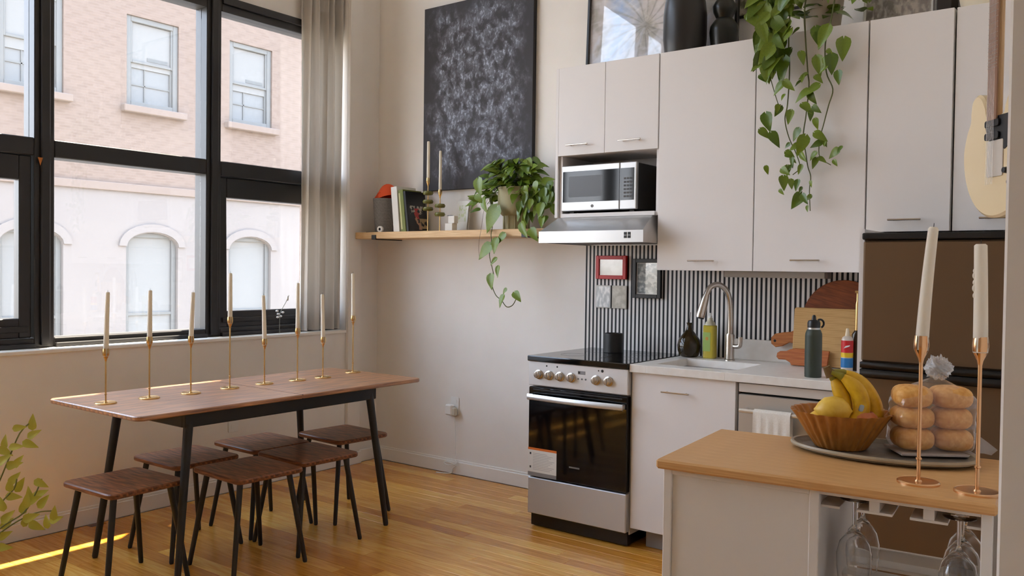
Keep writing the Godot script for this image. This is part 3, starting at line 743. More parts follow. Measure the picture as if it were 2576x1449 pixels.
func make_stove() -> void:
	var t := thing("stove", "stainless electric range with black glass cooktop and oven door", "stove", Vector3(1.808, 0, 0))
	var W := 0.597
	var F := 0.648
	part(t, "body", span_mesh(Vector3(0.0, 0.06, 0.03), Vector3(W, 0.884, F - 0.04), 0.002), mat(srgb(206, 202, 196), 0.4))
	part(t, "cooktop", span_mesh(Vector3(-0.004, 0.886, 0.012), Vector3(W + 0.004, 0.915, F + 0.012), 0.004), M.black_gloss)
	for q in [[0.16, 0.19, 0.085], [0.44, 0.19, 0.07], [0.16, 0.46, 0.07], [0.44, 0.46, 0.095]]:
		part(t, "burner_ring", turned([[q[2] - 0.0025, 0.0], [q[2] - 0.0025, 0.0004], [q[2], 0.0004], [q[2], 0.0]], 40), mat(srgb(70, 70, 74), 0.2), Vector3(q[0], 0.915, q[1]))
	part(t, "control_panel", span_mesh(Vector3(0.0, 0.758, F - 0.04), Vector3(W, 0.886, F), 0.003), mat(srgb(226, 225, 225), 0.36, 0.35))
	for x: float in [0.060, 0.125, 0.193, 0.262, 0.410, 0.482]:
		var k := begin()
		lathe(k, [[0.0, 0.0], [0.025, 0.0], [0.025, 0.006], [0.019, 0.008], [0.0175, 0.027], [0.015, 0.029], [0.0, 0.029]], 24)
		var o := part(t, "knob", k.commit(), M.nickel, Vector3(x + 0.008, 0.818, F), Vector3(90, 0, 0))
		part(o, "grip", box_mesh(Vector3(0.005, 0.004, 0.034), 0.001, Vector3(0, 0.030, 0)), M.nickel)
	part(t, "display", span_mesh(Vector3(0.308, 0.838, F), Vector3(0.352, 0.856, F + 0.001)), mat(srgb(150, 150, 152), 0.2))
	part(t, "display_digits", span_mesh(Vector3(0.310, 0.842, F + 0.001), Vector3(0.322, 0.853, F + 0.0015)), M.black)
	for x: float in [0.310, 0.332, 0.354]:
		part(t, "button", turned([[0.0, 0.0], [0.005, 0.0], [0.004, 0.002], [0.0, 0.002]], 12), M.grey_plastic, Vector3(x, 0.815, F), Vector3(90, 0, 0))
	for q in [[0.115, 0.868, 0.0045], [0.181, 0.868, 0.0045], [0.430, 0.868, 0.0035], [0.452, 0.868, 0.0075]]:
		part(t, "indicator", turned([[0.0, 0.0], [q[2], 0.0], [q[2], 0.001], [0.0, 0.001]], 14), M.black, Vector3(q[0], q[1] - 0.002, F), Vector3(90, 0, 0))
	# oven door: black glass on a black frame, a bowed steel bar across
	var d := part(t, "oven_door", span_mesh(Vector3(0.002, 0.274, F - 0.04), Vector3(W - 0.002, 0.750, F - 0.004), 0.003), M.black)
	part(d, "door_glass", span_mesh(Vector3(0.004, 0.278, F - 0.004), Vector3(W - 0.004, 0.746, F), 0.001), M.black_gloss)
	part(d, "door_vent", span_mesh(Vector3(0.03, 0.734, F), Vector3(W - 0.03, 0.740, F + 0.002), 0.0005), mat(srgb(44, 44, 46), 0.5))
	var P := []
	for e: float in [-0.016, 0.016]:
		pass
	var hs := begin()
	var rows := []
	for i in 25:
		var u := i / 24.0
		var x := 0.012 + (W - 0.024) * u
		var z := F + 0.030 + 0.018 * sin(PI * u)
		rows.append([Vector3(x, 0.715, z), Vector3(x, 0.688, z + 0.003), Vector3(x, 0.682, z - 0.006), Vector3(x, 0.712, z - 0.012)])
	grid(hs, rows, true, true)
	for x: float in [0.02, W - 0.02]:
		box(hs, Vector3(x, 0.700, F + 0.014), Vector3(0.016, 0.024, 0.030), 0.002)
	part(d, "handle", hs.commit(), M.steel)
	part(d, "small_badge", span_mesh(Vector3(0.262, 0.352, F), Vector3(0.325, 0.360, F + 0.0008)), mat(srgb(120, 118, 114), 0.4))
	# paper notice stuck to the door
	var im := Image.create(192, 160, false, Image.FORMAT_RGB8)
	im.fill(srgb(238, 236, 230))
	im.fill_rect(Rect2i(0, 0, 192, 13), srgb(226, 118, 40))
	im.fill_rect(Rect2i(0, 138, 192, 22), srgb(150, 148, 148))
	for i in 11:
		im.fill_rect(Rect2i(34, 30 + i * 9, 96 + (i * 37) % 50, 3), srgb(196, 194, 192))
	im.fill_rect(Rect2i(12, 28, 10, 12), srgb(30, 30, 30))
	im.fill_rect(Rect2i(12, 104, 10, 12), srgb(60, 60, 60))
	var st := part(d, "notice_sticker", sheet(0.182, 0.150), printed(im, 0.6), Vector3(0.094, 0.352, F + 0.0012), Vector3.ZERO, "white paper notice with an orange top band")
	part(t, "drawer", span_mesh(Vector3(0.002, 0.076, F - 0.05), Vector3(W - 0.002, 0.268, F - 0.001), 0.004), mat(srgb(208, 208, 210), 0.36, 0.4))
	part(t, "plinth", span_mesh(Vector3(0.006, 0.006, F - 0.07), Vector3(W - 0.006, 0.074, F - 0.03), 0.002), M.black)
	part(t, "plinth_side", span_mesh(Vector3(W - 0.03, 0.006, 0.08), Vector3(W - 0.008, 0.06, F - 0.07), 0.002), M.black)
	for x: float in [0.05, W - 0.05]:
		for z: float in [0.09, 0.56]:
			part(t, "foot", turned([[0.0, 0.0], [0.018, 0.0], [0.018, 0.05], [0.012, 0.062], [0.0, 0.062]], 12), M.black, Vector3(x, 0, z))

func make_sink_run() -> void:
	var base := cupboard("sink_cabinet", "white base cabinet under the sink beside the stove", 2.412, 2.946, 0.10, 0.872, 0.62, [[2.412, 2.946, 2.582, 2.726]], 0.793, 0.10)
	base.position.y = 0.10
	part(base, "toe_kick", span_mesh(Vector3(-0.215, -0.099, 0.06), Vector3(0.267, 0.0, 0.545)), mat(srgb(150, 146, 142), 0.5))
	# continuous worktop with an opening for the sink
	var c := thing("worktop", "white stone worktop running from stove to fridge", "worktop", Vector3(0, 0.874, 0))
	var s := begin()
	var hx0 := 2.50
	var hx1 := 2.90
	var hz0 := 0.185
	var hz1 := 0.535
	span(s, Vector3(2.410, 0, 0.003), Vector3(hx0, 0.038, 0.645), 0.002)
	span(s, Vector3(hx1, 0, 0.003), Vector3(3.476, 0.038, 0.645), 0.002)
	span(s, Vector3(hx0 - 0.002, 0, 0.003), Vector3(hx1 + 0.002, 0.038, hz0), 0.0)
	span(s, Vector3(hx0 - 0.002, 0, hz1), Vector3(hx1 + 0.002, 0.038, 0.645), 0.002)
	part(c, "slab", s.commit(), M.counter)
	part(c, "upstand", span_mesh(Vector3(2.690, 0.0382, 0.003), Vector3(3.476, 0.145, 0.021), 0.002), M.counter)
	var sk := thing("sink", "undermounted steel sink basin in the white worktop", "sink", Vector3(2.70, 0.70, 0.36))
	s = begin()
	span(s, Vector3(-0.21, 0, -0.185), Vector3(0.21, 0.003, 0.185))
	span(s, Vector3(-0.21, 0.003, -0.185), Vector3(-0.203, 0.172, 0.185))
	span(s, Vector3(0.203, 0.003, -0.185), Vector3(0.21, 0.172, 0.185))
	span(s, Vector3(-0.203, 0.003, -0.185), Vector3(0.203, 0.172, -0.178))
	span(s, Vector3(-0.203, 0.003, 0.178), Vector3(0.203, 0.172, 0.185))
	part(sk, "basin", s.commit(), mat(srgb(120, 117, 112), 0.35, 0.9))
	part(sk, "drain", turned([[0.0, 0.003], [0.03, 0.003], [0.034, 0.006], [0.04, 0.003]], 20), M.nickel)
	# faucet: high arc with pull-down spray head
	var f := thing("faucet", "brushed nickel high arc faucet with pull down head", "faucet", Vector3(2.706, 0.912, 0.115))
	part(f, "base", turned([[0.0, 0.0], [0.027, 0.0], [0.027, 0.005], [0.0225, 0.008], [0.0225, 0.13], [0.018, 0.14], [0.0, 0.14]], 24), M.nickel)
	# the arc leans over the basin, a little to the left
	var pts := [Vector3(0, 0.13, 0), Vector3(0.0, 0.22, 0.0), Vector3(-0.005, 0.31, 0.004), Vector3(-0.020, 0.365, 0.02), Vector3(-0.048, 0.392, 0.05), Vector3(-0.078, 0.378, 0.082), Vector3(-0.093, 0.335, 0.10)]
	pts = smooth(pts, 6)
	part(f, "spout", tube_mesh(pts, even(pts, 0.0145), 16), M.nickel)
	var hp := [Vector3(-0.092, 0.338, 0.099), Vector3(-0.096, 0.318, 0.103), Vector3(-0.112, 0.235, 0.118), Vector3(-0.114, 0.222, 0.12)]
	part(f, "spray_head", tube_mesh(hp, [0.016, 0.019, 0.0235, 0.022], 18), M.nickel)
	part(f, "spray_face", tube_mesh([hp[3], hp[3] + Vector3(-0.001, -0.006, 0.001)], [0.02, 0.019], 18), M.black)
	part(f, "lever", tube_mesh(smooth([Vector3(0.018, 0.075, 0.0), Vector3(0.045, 0.075, 0.006), Vector3(0.058, 0.085, 0.01), Vector3(0.060, 0.125, 0.012)]), even(range(13), 0.0115), 12), M.nickel)
	# dishwasher with a bar handle
	var d := thing("dishwasher", "stainless dishwasher right of the sink cabinet", "dishwasher", Vector3(2.958, 0, 0))
	part(d, "tub", span_mesh(Vector3(0.0, 0.10, 0.04), Vector3(0.508, 0.866, 0.575), 0.002), M.black)  # coloured black to stand for the shade in the slot above the front
	part(d, "front", span_mesh(Vector3(0.002, 0.11, 0.59), Vector3(0.506, 0.818, 0.622), 0.003), mat(srgb(196, 190, 182), 0.4, 0.6))
	part(d, "control_strip", span_mesh(Vector3(0.002, 0.828, 0.59), Vector3(0.506, 0.868, 0.620), 0.002), mat(srgb(214, 208, 202), 0.45, 0.2))
	part(d, "toe_panel", span_mesh(Vector3(0.004, 0.0, 0.50), Vector3(0.504, 0.10, 0.54)), M.black)
	var hs := begin()
	cyl(hs, Vector3(0.025, 0.752, 0.668), Vector3(0.483, 0.752, 0.668), 0.010, -1.0, 12)
	for x: float in [0.045, 0.463]:
		cyl(hs, Vector3(x, 0.752, 0.62), Vector3(x, 0.752, 0.668), 0.008, -1.0, 10)
	part(d, "handle", hs.commit(), mat(srgb(226, 222, 216), 0.3, 0.7))
	# white towel folded over the bar
	var P := []
	for i in 22:
		var row := []
		for j in 25:
			var x := 0.095 + 0.165 * j / 24.0
			var rip := 0.004 * sin(j * 1.1 + i * 0.15) + 0.002 * sin(j * 2.7)
			var y := 0.0
			var z := 0.0
			if i < 8:
				y = 0.752 - 0.24 * (1.0 - i / 8.0)
				z = 0.652 - rip * 0.5
			elif i < 14:
				var a := PI * (1.0 - (i - 8) / 6.0)
				y = 0.752 + sin(a) * 0.0145
				z = 0.668 + cos(a) * 0.0145
			else:
				y = 0.752 - 0.34 * (i - 14) / 7.0
				z = 0.684 + rip * minf(1.0, (i - 14) / 3.0) + 0.004
			row.append(Vector3(x, y, z))
		P.append(row)
	var ts := begin()
	grid(ts, P)
	var tw := thing("dish_towel", "white cotton towel hanging over the dishwasher handle", "towel", Vector3(2.958, 0, 0))
	part(tw, "cloth", ts.commit(), mottled(srgb(230, 222, 210), srgb(244, 238, 228), 91, 0.95, 24.0))

func make_fridge() -> void:
	part(struct("trim_4", span_mesh(Vector3(3.480, 0.0, 0.003), Vector3(3.500, 1.553, 0.655), 0.001), M.cabinet), "edge_band", span_mesh(Vector3(3.480, 0.0, 0.6552), Vector3(3.500, 1.553, 0.657)), M.cabinet)
	var f := thing("fridge", "dark stainless fridge with black handle band at right", "fridge", Vector3(3.506, 0, 0))
	part(f, "cabinet", span_mesh(Vector3(0, 0.03, 0.03), Vector3(0.75, 1.505, 0.62), 0.004), mat(srgb(70, 62, 54), 0.5))
	var ud := part(f, "freezer_door", span_mesh(Vector3(0.0, 1.012, 0.625), Vector3(0.75, 1.505, 0.70), 0.008), M.dark_steel)
	var ld := part(f, "fridge_door", span_mesh(Vector3(0.0, 0.08, 0.625), Vector3(0.75, 0.955, 0.70), 0.008), M.dark_steel)
	part(f, "top_cover", span_mesh(Vector3(-0.004, 1.508, 0.05), Vector3(0.752, 1.535, 0.705), 0.004), M.black)
	# the two black grips bow outwards where the doors meet
	for q in [[1.012, 0.988, ud], [0.955, 0.984, ld]]:
		var rows := []
		for i in 21:
			var u := i / 20.0
			var x := 0.75 * u
			var b := 0.014 + 0.03 * sin(PI * clampf(u * 1.15, 0, 1))
			rows.append([Vector3(x, q[0], 0.70), Vector3(x, q[0], 0.70 + b), Vector3(x, q[1], 0.70 + b), Vector3(x, q[1], 0.66), Vector3(x, q[0], 0.66)])
		var gs := begin()
		grid(gs, rows, true, true)
		part(q[2], "grip", gs.commit(), M.black)
	part(f, "kick_grille", span_mesh(Vector3(0.01, 0.0, 0.55), Vector3(0.74, 0.075, 0.60)), M.black)

# ---------------------------------------------------------------- things on worktop and backsplash
func picture(called: String, label: String, at: Vector3, w: float, h: float, rim: float, depth: float, frame_m: Material, im: Image, tilt := 0.0, glass := true, mat_w := 0.0, group := "") -> Node3D:
	var t := thing(called, label, "picture frame", at, 0.0, group)
	t.rotation_degrees.x = tilt
	part(t, "frame", ring_mesh(w, h, rim, 0.0, depth, minf(0.002, rim * 0.2)), frame_m)
	part(t, "backing", box_mesh(Vector3(w - rim * 1.5, h - rim * 1.5, 0.003), 0.0, Vector3(0, 0, 0.0025)), M.paper)
	if mat_w > 0.0:
		part(t, "mount", ring_mesh(w - rim * 2, h - rim * 2, mat_w, depth * 0.35, depth * 0.5, 0.0005), M.paper)
	part(t, "print", sheet(w - rim * 2 - mat_w * 1.9, h - rim * 2 - mat_w * 1.9), printed(im, 0.5), Vector3(0, 0, depth * 0.33))
	if glass:
		part(t, "glazing", box_mesh(Vector3(w - rim * 2, h - rim * 2, 0.002), 0.0, Vector3(0, 0, depth * 0.65)), M.glass)
	return t

func blotch(w: int, h: int, a: Color, b: Color, freq: float, seed_: int, gain := 1.6, stretch := 1.0) -> Image:
	var im := Image.create(w, h, false, Image.FORMAT_RGB8)
	var f := fnoise(freq, seed_, false, 12.0)
	for y in h:
		for x in w:
			im.set_pixel(x, y, a.lerp(b, clampf(0.5 + f.get_noise_2d(x * stretch, y) * gain, 0, 1)))
	return im

func make_counter_things() -> void:
	# three little frames leaning on the striped wall
	picture("red_framed_card", "small red frame with plain paper on striped wall", Vector3(1.935, 1.388, 0.004), 0.200, 0.136, 0.022, 0.022, mat(srgb(196, 18, 18), 0.35), blotch(64, 48, srgb(206, 196, 180), srgb(224, 216, 202), 0.02, 101))
	var pic := blotch(64, 96, srgb(120, 126, 124), srgb(206, 208, 204), 0.05, 102, 2.4)
	picture("small_photograph", "black frame with a grey photograph on striped wall", Vector3(2.168, 1.327, 0.004), 0.178, 0.222, 0.022, 0.024, M.black, pic, 0.0, true, 0.004)
	var db := thing("double_photo", "pair of small clear photo panels on striped wall below red frame", "picture frame", Vector3(1.933, 1.217, 0.004))
	part(db, "panel", box_mesh(Vector3(0.100, 0.132, 0.008), 0.001, Vector3(-0.053, 0, 0.004)), mat(srgb(196, 194, 188), 0.12))
	part(db, "panel", box_mesh(Vector3(0.096, 0.132, 0.008), 0.001, Vector3(0.054, 0, 0.004)), mat(srgb(196, 190, 176), 0.3))
	part(db, "photo", sheet(0.09, 0.12), printed(blotch(48, 64, srgb(196, 200, 200), srgb(250, 250, 248), 0.03, 103, 1.6, 3.0), 0.15), Vector3(-0.053, 0, 0.0085))
	part(db, "photo", sheet(0.088, 0.12), printed(blotch(48, 64, srgb(186, 180, 164), srgb(214, 208, 194), 0.03, 104), 0.3), Vector3(0.054, 0, 0.0085))
	part(db, "hinge", box_mesh(Vector3(0.006, 0.132, 0.01), 0.001, Vector3(0.0005, 0, 0.005)), M.black)
	# black jar on the cooktop
	var cup := thing("black_jar", "matt black ribbed jar standing on the cooktop", "jar", Vector3(2.062, 0.9155, 0.20))
	part(cup, "body", turned([[0.0, 0.0], [0.050, 0.0], [0.052, 0.003], [0.052, 0.104], [0.050, 0.107], [0.047, 0.105], [0.047, 0.01], [0.0, 0.01]], 40, 1.0, 1.0, 20, 0.008), mat(srgb(26, 25, 24), 0.5))
	# brown glass bulb bottle
	var dg := mat(srgb(46, 34, 14), 0.05)
	var vb := thing("bulb_bottle", "dark brown glass bulb bottle beside the stove", "bottle", Vector3(2.468, 0.912, 0.095))
	part(vb, "glass", turned([[0.0, 0.0], [0.038, 0.0], [0.050, 0.008], [0.061, 0.035], [0.064, 0.062], [0.056, 0.094], [0.036, 0.122], [0.020, 0.142], [0.0145, 0.160], [0.013, 0.176], [0.016, 0.180], [0.016, 0.184], [0.0, 0.184]], 36), dg)
	part(vb, "twig", tube_mesh(smooth([Vector3(0, 0.18, 0), Vector3(0.003, 0.21, 0.0), Vector3(0.008, 0.24, 0.004)]), even(range(9), 0.0014), 6), mat(srgb(70, 60, 52), 0.8))
	# green dish soap bottle
	var gl := mat(srgb(196, 178, 66), 0.12)
	var sb := thing("soap_bottle", "clear bottle of yellow green dish soap behind faucet", "bottle", Vector3(2.582, 0.912, 0.085))
	part(sb, "bottle", slab_mesh(round_rect(0.066, 0.05, 0.014), -0.175, 0.0, 0.004), gl, Vector3.ZERO, Vector3(90, 0, 0))
	part(sb, "label", slab_mesh(round_rect(0.042, 0.10, 0.004), 0.0, 0.0012), mat(srgb(160, 186, 96), 0.5), Vector3(-0.008, 0.088, 0.0252))
	part(sb, "label_flower", slab_mesh(round_rect(0.016, 0.018, 0.006), 0.0012, 0.0018), mat(srgb(214, 156, 70), 0.5), Vector3(-0.006, 0.105, 0.0252))
	part(sb, "neck", turned([[0.0, 0.175], [0.028, 0.175], [0.024, 0.19], [0.014, 0.2], [0.013, 0.214], [0.0, 0.214]], 20), mat(srgb(206, 202, 178), 0.15))
	part(sb, "pump", turned([[0.0, 0.212], [0.009, 0.212], [0.009, 0.225], [0.004, 0.226], [0.004, 0.24], [0.0, 0.24]], 14), M.white)
	# boards leaning on the wall
	var rb := thing("round_board", "large round dark wood board leaning behind the others", "cutting board", Vector3(3.195, 0.913, 0.030))
	var circ := PackedVector2Array()
	for i in 48:
		circ.append(Vector2(cos(TAU * i / 48) * 0.20, 0.232 + sin(TAU * i / 48) * 0.20))
	var rw := wood(srgb(104, 48, 18), srgb(160, 84, 38), 111, 0, 0.5, 16.0, 1.4)
	part(rb, "board", slab_mesh(circ, 0.0, 0.014, 0.003), rw, Vector3(0, 0, 0), Vector3(-1, 0, -14))
	var pb := thing("paddle_board", "wooden paddle board whose handle points left on worktop", "cutting board", Vector3(3.07, 0.913, 0.055), 0.0, "paddle boards")
	var paddle := PackedVector2Array([Vector2(0.20, 0.02), Vector2(0.20, 0.20), Vector2(0.02, 0.20), Vector2(-0.02, 0.185), Vector2(-0.07, 0.16), Vector2(-0.11, 0.155), Vector2(-0.15, 0.146), Vector2(-0.170, 0.125), Vector2(-0.168, 0.095), Vector2(-0.145, 0.078), Vector2(-0.11, 0.085), Vector2(-0.075, 0.105), Vector2(-0.03, 0.10), Vector2(-0.01, 0.07), Vector2(0.0, 0.02)])
	part(pb, "board", slab_mesh(paddle, 0.0, 0.012, 0.004), wood(srgb(160, 90, 34), srgb(198, 124, 58), 112, 0, 0.5, 16.0, 1.4), Vector3.ZERO, Vector3(-4, 0, 0))
	part(pb, "hole", turned([[0.0, 0.0], [0.007, 0.0], [0.007, 0.0004], [0.0, 0.0004]], 14), M.black, Vector3(-0.142, 0.112, 0.022), Vector3(86, 0, 0))
	var lb := thing("light_board", "pale rectangular bamboo board leaning on the wall", "cutting board", Vector3(3.20, 0.913, 0.085))
	part(lb, "board", slab_mesh(round_rect(0.345, 0.285, 0.012), 0.0, 0.016, 0.003), wood(srgb(190, 146, 84), srgb(222, 182, 122), 113, 0, 0.5, 30.0, 1.0), Vector3(0, 0.1427, 0), Vector3(-6, 0, 0))
	var sp := thing("small_paddle", "small reddish wooden paddle board lying before pale board", "cutting board", Vector3(3.09, 0.913, 0.135), 0.0, "paddle boards")
	var small := PackedVector2Array([Vector2(0.12, 0.006), Vector2(0.125, 0.08), Vector2(-0.04, 0.085), Vector2(-0.065, 0.078), Vector2(-0.085, 0.068), Vector2(-0.115, 0.066), Vector2(-0.13, 0.055), Vector2(-0.132, 0.036), Vector2(-0.12, 0.024), Vector2(-0.085, 0.024), Vector2(-0.062, 0.012), Vector2(-0.055, 0.0), Vector2(0.08, 0.0)])
	part(sp, "board", slab_mesh(small, 0.0, 0.012, 0.004), wood(srgb(164, 84, 34), srgb(196, 116, 58), 114, 0, 0.5, 16.0, 1.4), Vector3(0, 0.001, 0), Vector3(-12, 0, 0))
	# green drinking flask
	var fk := thing("flask", "dark green steel flask with black loop lid on worktop", "flask", Vector3(3.262, 0.912, 0.53))
	part(fk, "body", turned([[0.0, 0.0], [0.034, 0.0], [0.0355, 0.002], [0.0355, 0.012], [0.0360, 0.013], [0.0360, 0.180], [0.0350, 0.192], [0.0300, 0.206], [0.0270, 0.210], [0.0, 0.210]], 36), mat(srgb(52, 60, 48), 0.5))
	part(fk, "collar", turned([[0.0, 0.21], [0.026, 0.21], [0.026, 0.218], [0.0, 0.218]], 28), M.steel)
	part(fk, "lid", turned([[0.0, 0.218], [0.027, 0.218], [0.0275, 0.238], [0.024, 0.248], [0.010, 0.252], [0.008, 0.268], [0.005, 0.273], [0.0, 0.274]], 28), M.black)
	var loop := []
	for i in 15:
		var a := -0.6 + 3.4 * i / 14.0
		loop.append(Vector3(0.022 + sin(a) * 0.016 + 0.004, 0.236 + cos(a) * 0.018, 0.0))
	part(fk, "loop", tube_mesh(loop, even(loop, 0.0045), 8), M.black, Vector3.ZERO, Vector3(0, 30, 0))
	# squeeze bottle with bright bands
	var sq := thing("squeeze_bottle", "white squeeze bottle with red, yellow and blue label bands", "bottle", Vector3(3.312, 0.912, 0.188))
	part(sq, "body", turned([[0.0, 0.0], [0.025, 0.0], [0.0265, 0.004], [0.0265, 0.145], [0.022, 0.158], [0.012, 0.165], [0.0, 0.165]], 28), mat(srgb(222, 206, 190), 0.3))
	part(sq, "blue_band", turned([[0.0268, 0.018], [0.0272, 0.0185], [0.0272, 0.062], [0.0268, 0.0625]], 28), mat(srgb(36, 116, 178), 0.4))
	part(sq, "yellow_band", turned([[0.0268, 0.066], [0.0272, 0.0665], [0.0272, 0.087], [0.0268, 0.0875]], 28), mat(srgb(232, 190, 30), 0.4))
	part(sq, "red_band", turned([[0.0268, 0.088], [0.0272, 0.0885], [0.0272, 0.144], [0.0268, 0.1445]], 28), mat(srgb(206, 30, 34), 0.4))
	part(sq, "white_swash", slab_mesh(PackedVector2Array([Vector2(-0.014, -0.004), Vector2(0.010, 0.006), Vector2(0.014, 0.012), Vector2(-0.006, 0.008)]), 0.0, 0.002), M.white, Vector3(0.006, 0.112, 0.0262), Vector3(0, 12, 0))
	part(sq, "nozzle", turned([[0.0, 0.165], [0.011, 0.165], [0.006, 0.20], [0.0, 0.202]], 16), mat(srgb(236, 214, 180), 0.4))
	# brass pump standing behind it
	var bp := thing("brass_pump", "tall slim brass pump bottle beside the fridge panel", "bottle", Vector3(3.340, 0.912, 0.130))
	part(bp, "bottle", turned([[0.0, 0.0], [0.022, 0.0], [0.024, 0.004], [0.024, 0.17], [0.012, 0.19], [0.0, 0.19]], 24), mat(srgb(60, 44, 30), 0.15))
	part(bp, "stem", turned([[0.010, 0.188], [0.010, 0.315], [0.006, 0.33], [0.006, 0.365], [0.0, 0.366]], 14), M.brass)
	part(bp, "spout", tube_mesh(smooth([Vector3(-0.012, 0.372, 0.0), Vector3(0.0, 0.372, 0.0), Vector3(0.03, 0.369, 0.004), Vector3(0.05, 0.36, 0.006)]), even(range(13), 0.0065), 10), M.brass)
	part(bp, "hanging_loop", tube_mesh(smooth([Vector3(0.014, 0.30, 0.01), Vector3(0.022, 0.27, 0.014), Vector3(0.018, 0.24, 0.012)]), even(range(9), 0.005), 8), M.black)

# ---------------------------------------------------------------- on top of the cabinets
func make_cabinet_top() -> void:
	var Y := 2.4905
	# large glazed print leaning on the wall
	var im := Image.create(320, 320, false, Image.FORMAT_RGB8)
	var a := fnoise(0.012, 121, false, 20.0)
	var b := fnoise(0.03, 122, true, 14.0)
	for y in 320:
		for x in 320:
			var c := srgb(222, 214, 214)
			var v := a.get_noise_2d(x, y * 0.7)
			c = c.lerp(srgb(176, 170, 158), clampf(v * 2.2, 0, 1))
			var blue: float = clampf(1.0 - absf(x - 70.0 + (y - 220) * 0.25 - v * 30) / 46.0, 0, 1)
			c = c.lerp(srgb(176, 206, 250), blue)
			# palm fronds fanning out from a crown low in the sheet
			var d := Vector2(x - 128, y - 236)
			var ang := d.angle()
			var frond: float = pow(clampf(sin(ang * 17.0 + d.length() * 0.03), 0, 1), 3.0) * clampf(1.0 - d.length() / 150.0, 0, 1)
			c = c.lerp(srgb(120, 116, 112), frond * 0.65)
			var w: float = clampf(b.get_noise_2d(x * 0.6 + y * 0.5, y) * 1.2 - 0.2, 0, 1)
			c = c.lerp(srgb(244, 243, 248), w * 0.6)
			if y > 240:
				c = c.lerp(srgb(232, 238, 252), clampf(sin(x * 0.16 + y * 0.12 + v * 5.0), 0, 1) * 0.5)
			im.set_pixel(x, y, c)
	picture("palm_print", "large black framed print of pale palms above the microwave", Vector3(2.245, Y + 0.456, 0.048), 0.915, 0.91, 0.016, 0.03, M.black, im, -2.5)
	# framed leaf print on the wall behind it
	var lim := blotch(160, 160, srgb(196, 188, 164), srgb(92, 98, 44), 0.06, 123, 2.2)
	picture("leaf_print", "thin black frame with green leaf print high on the wall", Vector3(2.82, 3.03, 0.004), 0.645, 0.66, 0.012, 0.02, M.black, lim)
	# grey sketch leaning
	var gim := blotch(160, 160, srgb(196, 186, 176), srgb(120, 110, 102), 0.05, 124, 1.8)
	picture("grey_sketch", "white framed grey sketch leaning above the fridge cabinets", Vector3(3.49, Y + 0.252, 0.11), 0.30, 0.50, 0.010, 0.02, M.white, gim, -5.0)
	# two black vases
	var vase := turned([[0.0, 0.0], [0.098, 0.0], [0.104, 0.006], [0.112, 0.08], [0.112, 0.20], [0.104, 0.27], [0.086, 0.33], [0.06, 0.365], [0.05, 0.38], [0.05, 0.42], [0.044, 0.42], [0.044, 0.36], [0.0, 0.34]], 36)
	single("black_vase", vase, mat(srgb(40, 38, 37), 0.35), "big matt black vase before the palm print", "vase", Vector3(2.478, Y, 0.232), Vector3.ZERO)
	single("black_jug", turned([[0.0, 0.0], [0.055, 0.0], [0.062, 0.01], [0.074, 0.10], [0.070, 0.13], [0.05, 0.16], [0.04, 0.17], [0.055, 0.20], [0.06, 0.23], [0.045, 0.26], [0.0, 0.26]], 32), mat(srgb(26, 28, 24), 0.3), "small black bulbous jar behind the big black vase", "jar", Vector3(2.672, Y, 0.185))
	# cream tub at the right end; dark block added for the dark gap
	single("cream_tub", turned([[0.0, 0.0], [0.115, 0.0], [0.12, 0.004], [0.165, 0.26], [0.16, 0.26], [0.112, 0.012], [0.0, 0.012]], 36), mat(srgb(226, 212, 186), 0.6), "cream tapered tub on top of the right cabinets", "tub", Vector3(3.885, Y, 0.20))
	single("dark_gap_block", box_mesh(Vector3(0.06, 0.16, 0.16), 0.003), mat(srgb(40, 30, 26), 0.6), "added dark block standing for the dark gap between sketch and tub", "box", Vector3(3.69, Y + 0.08, 0.10))

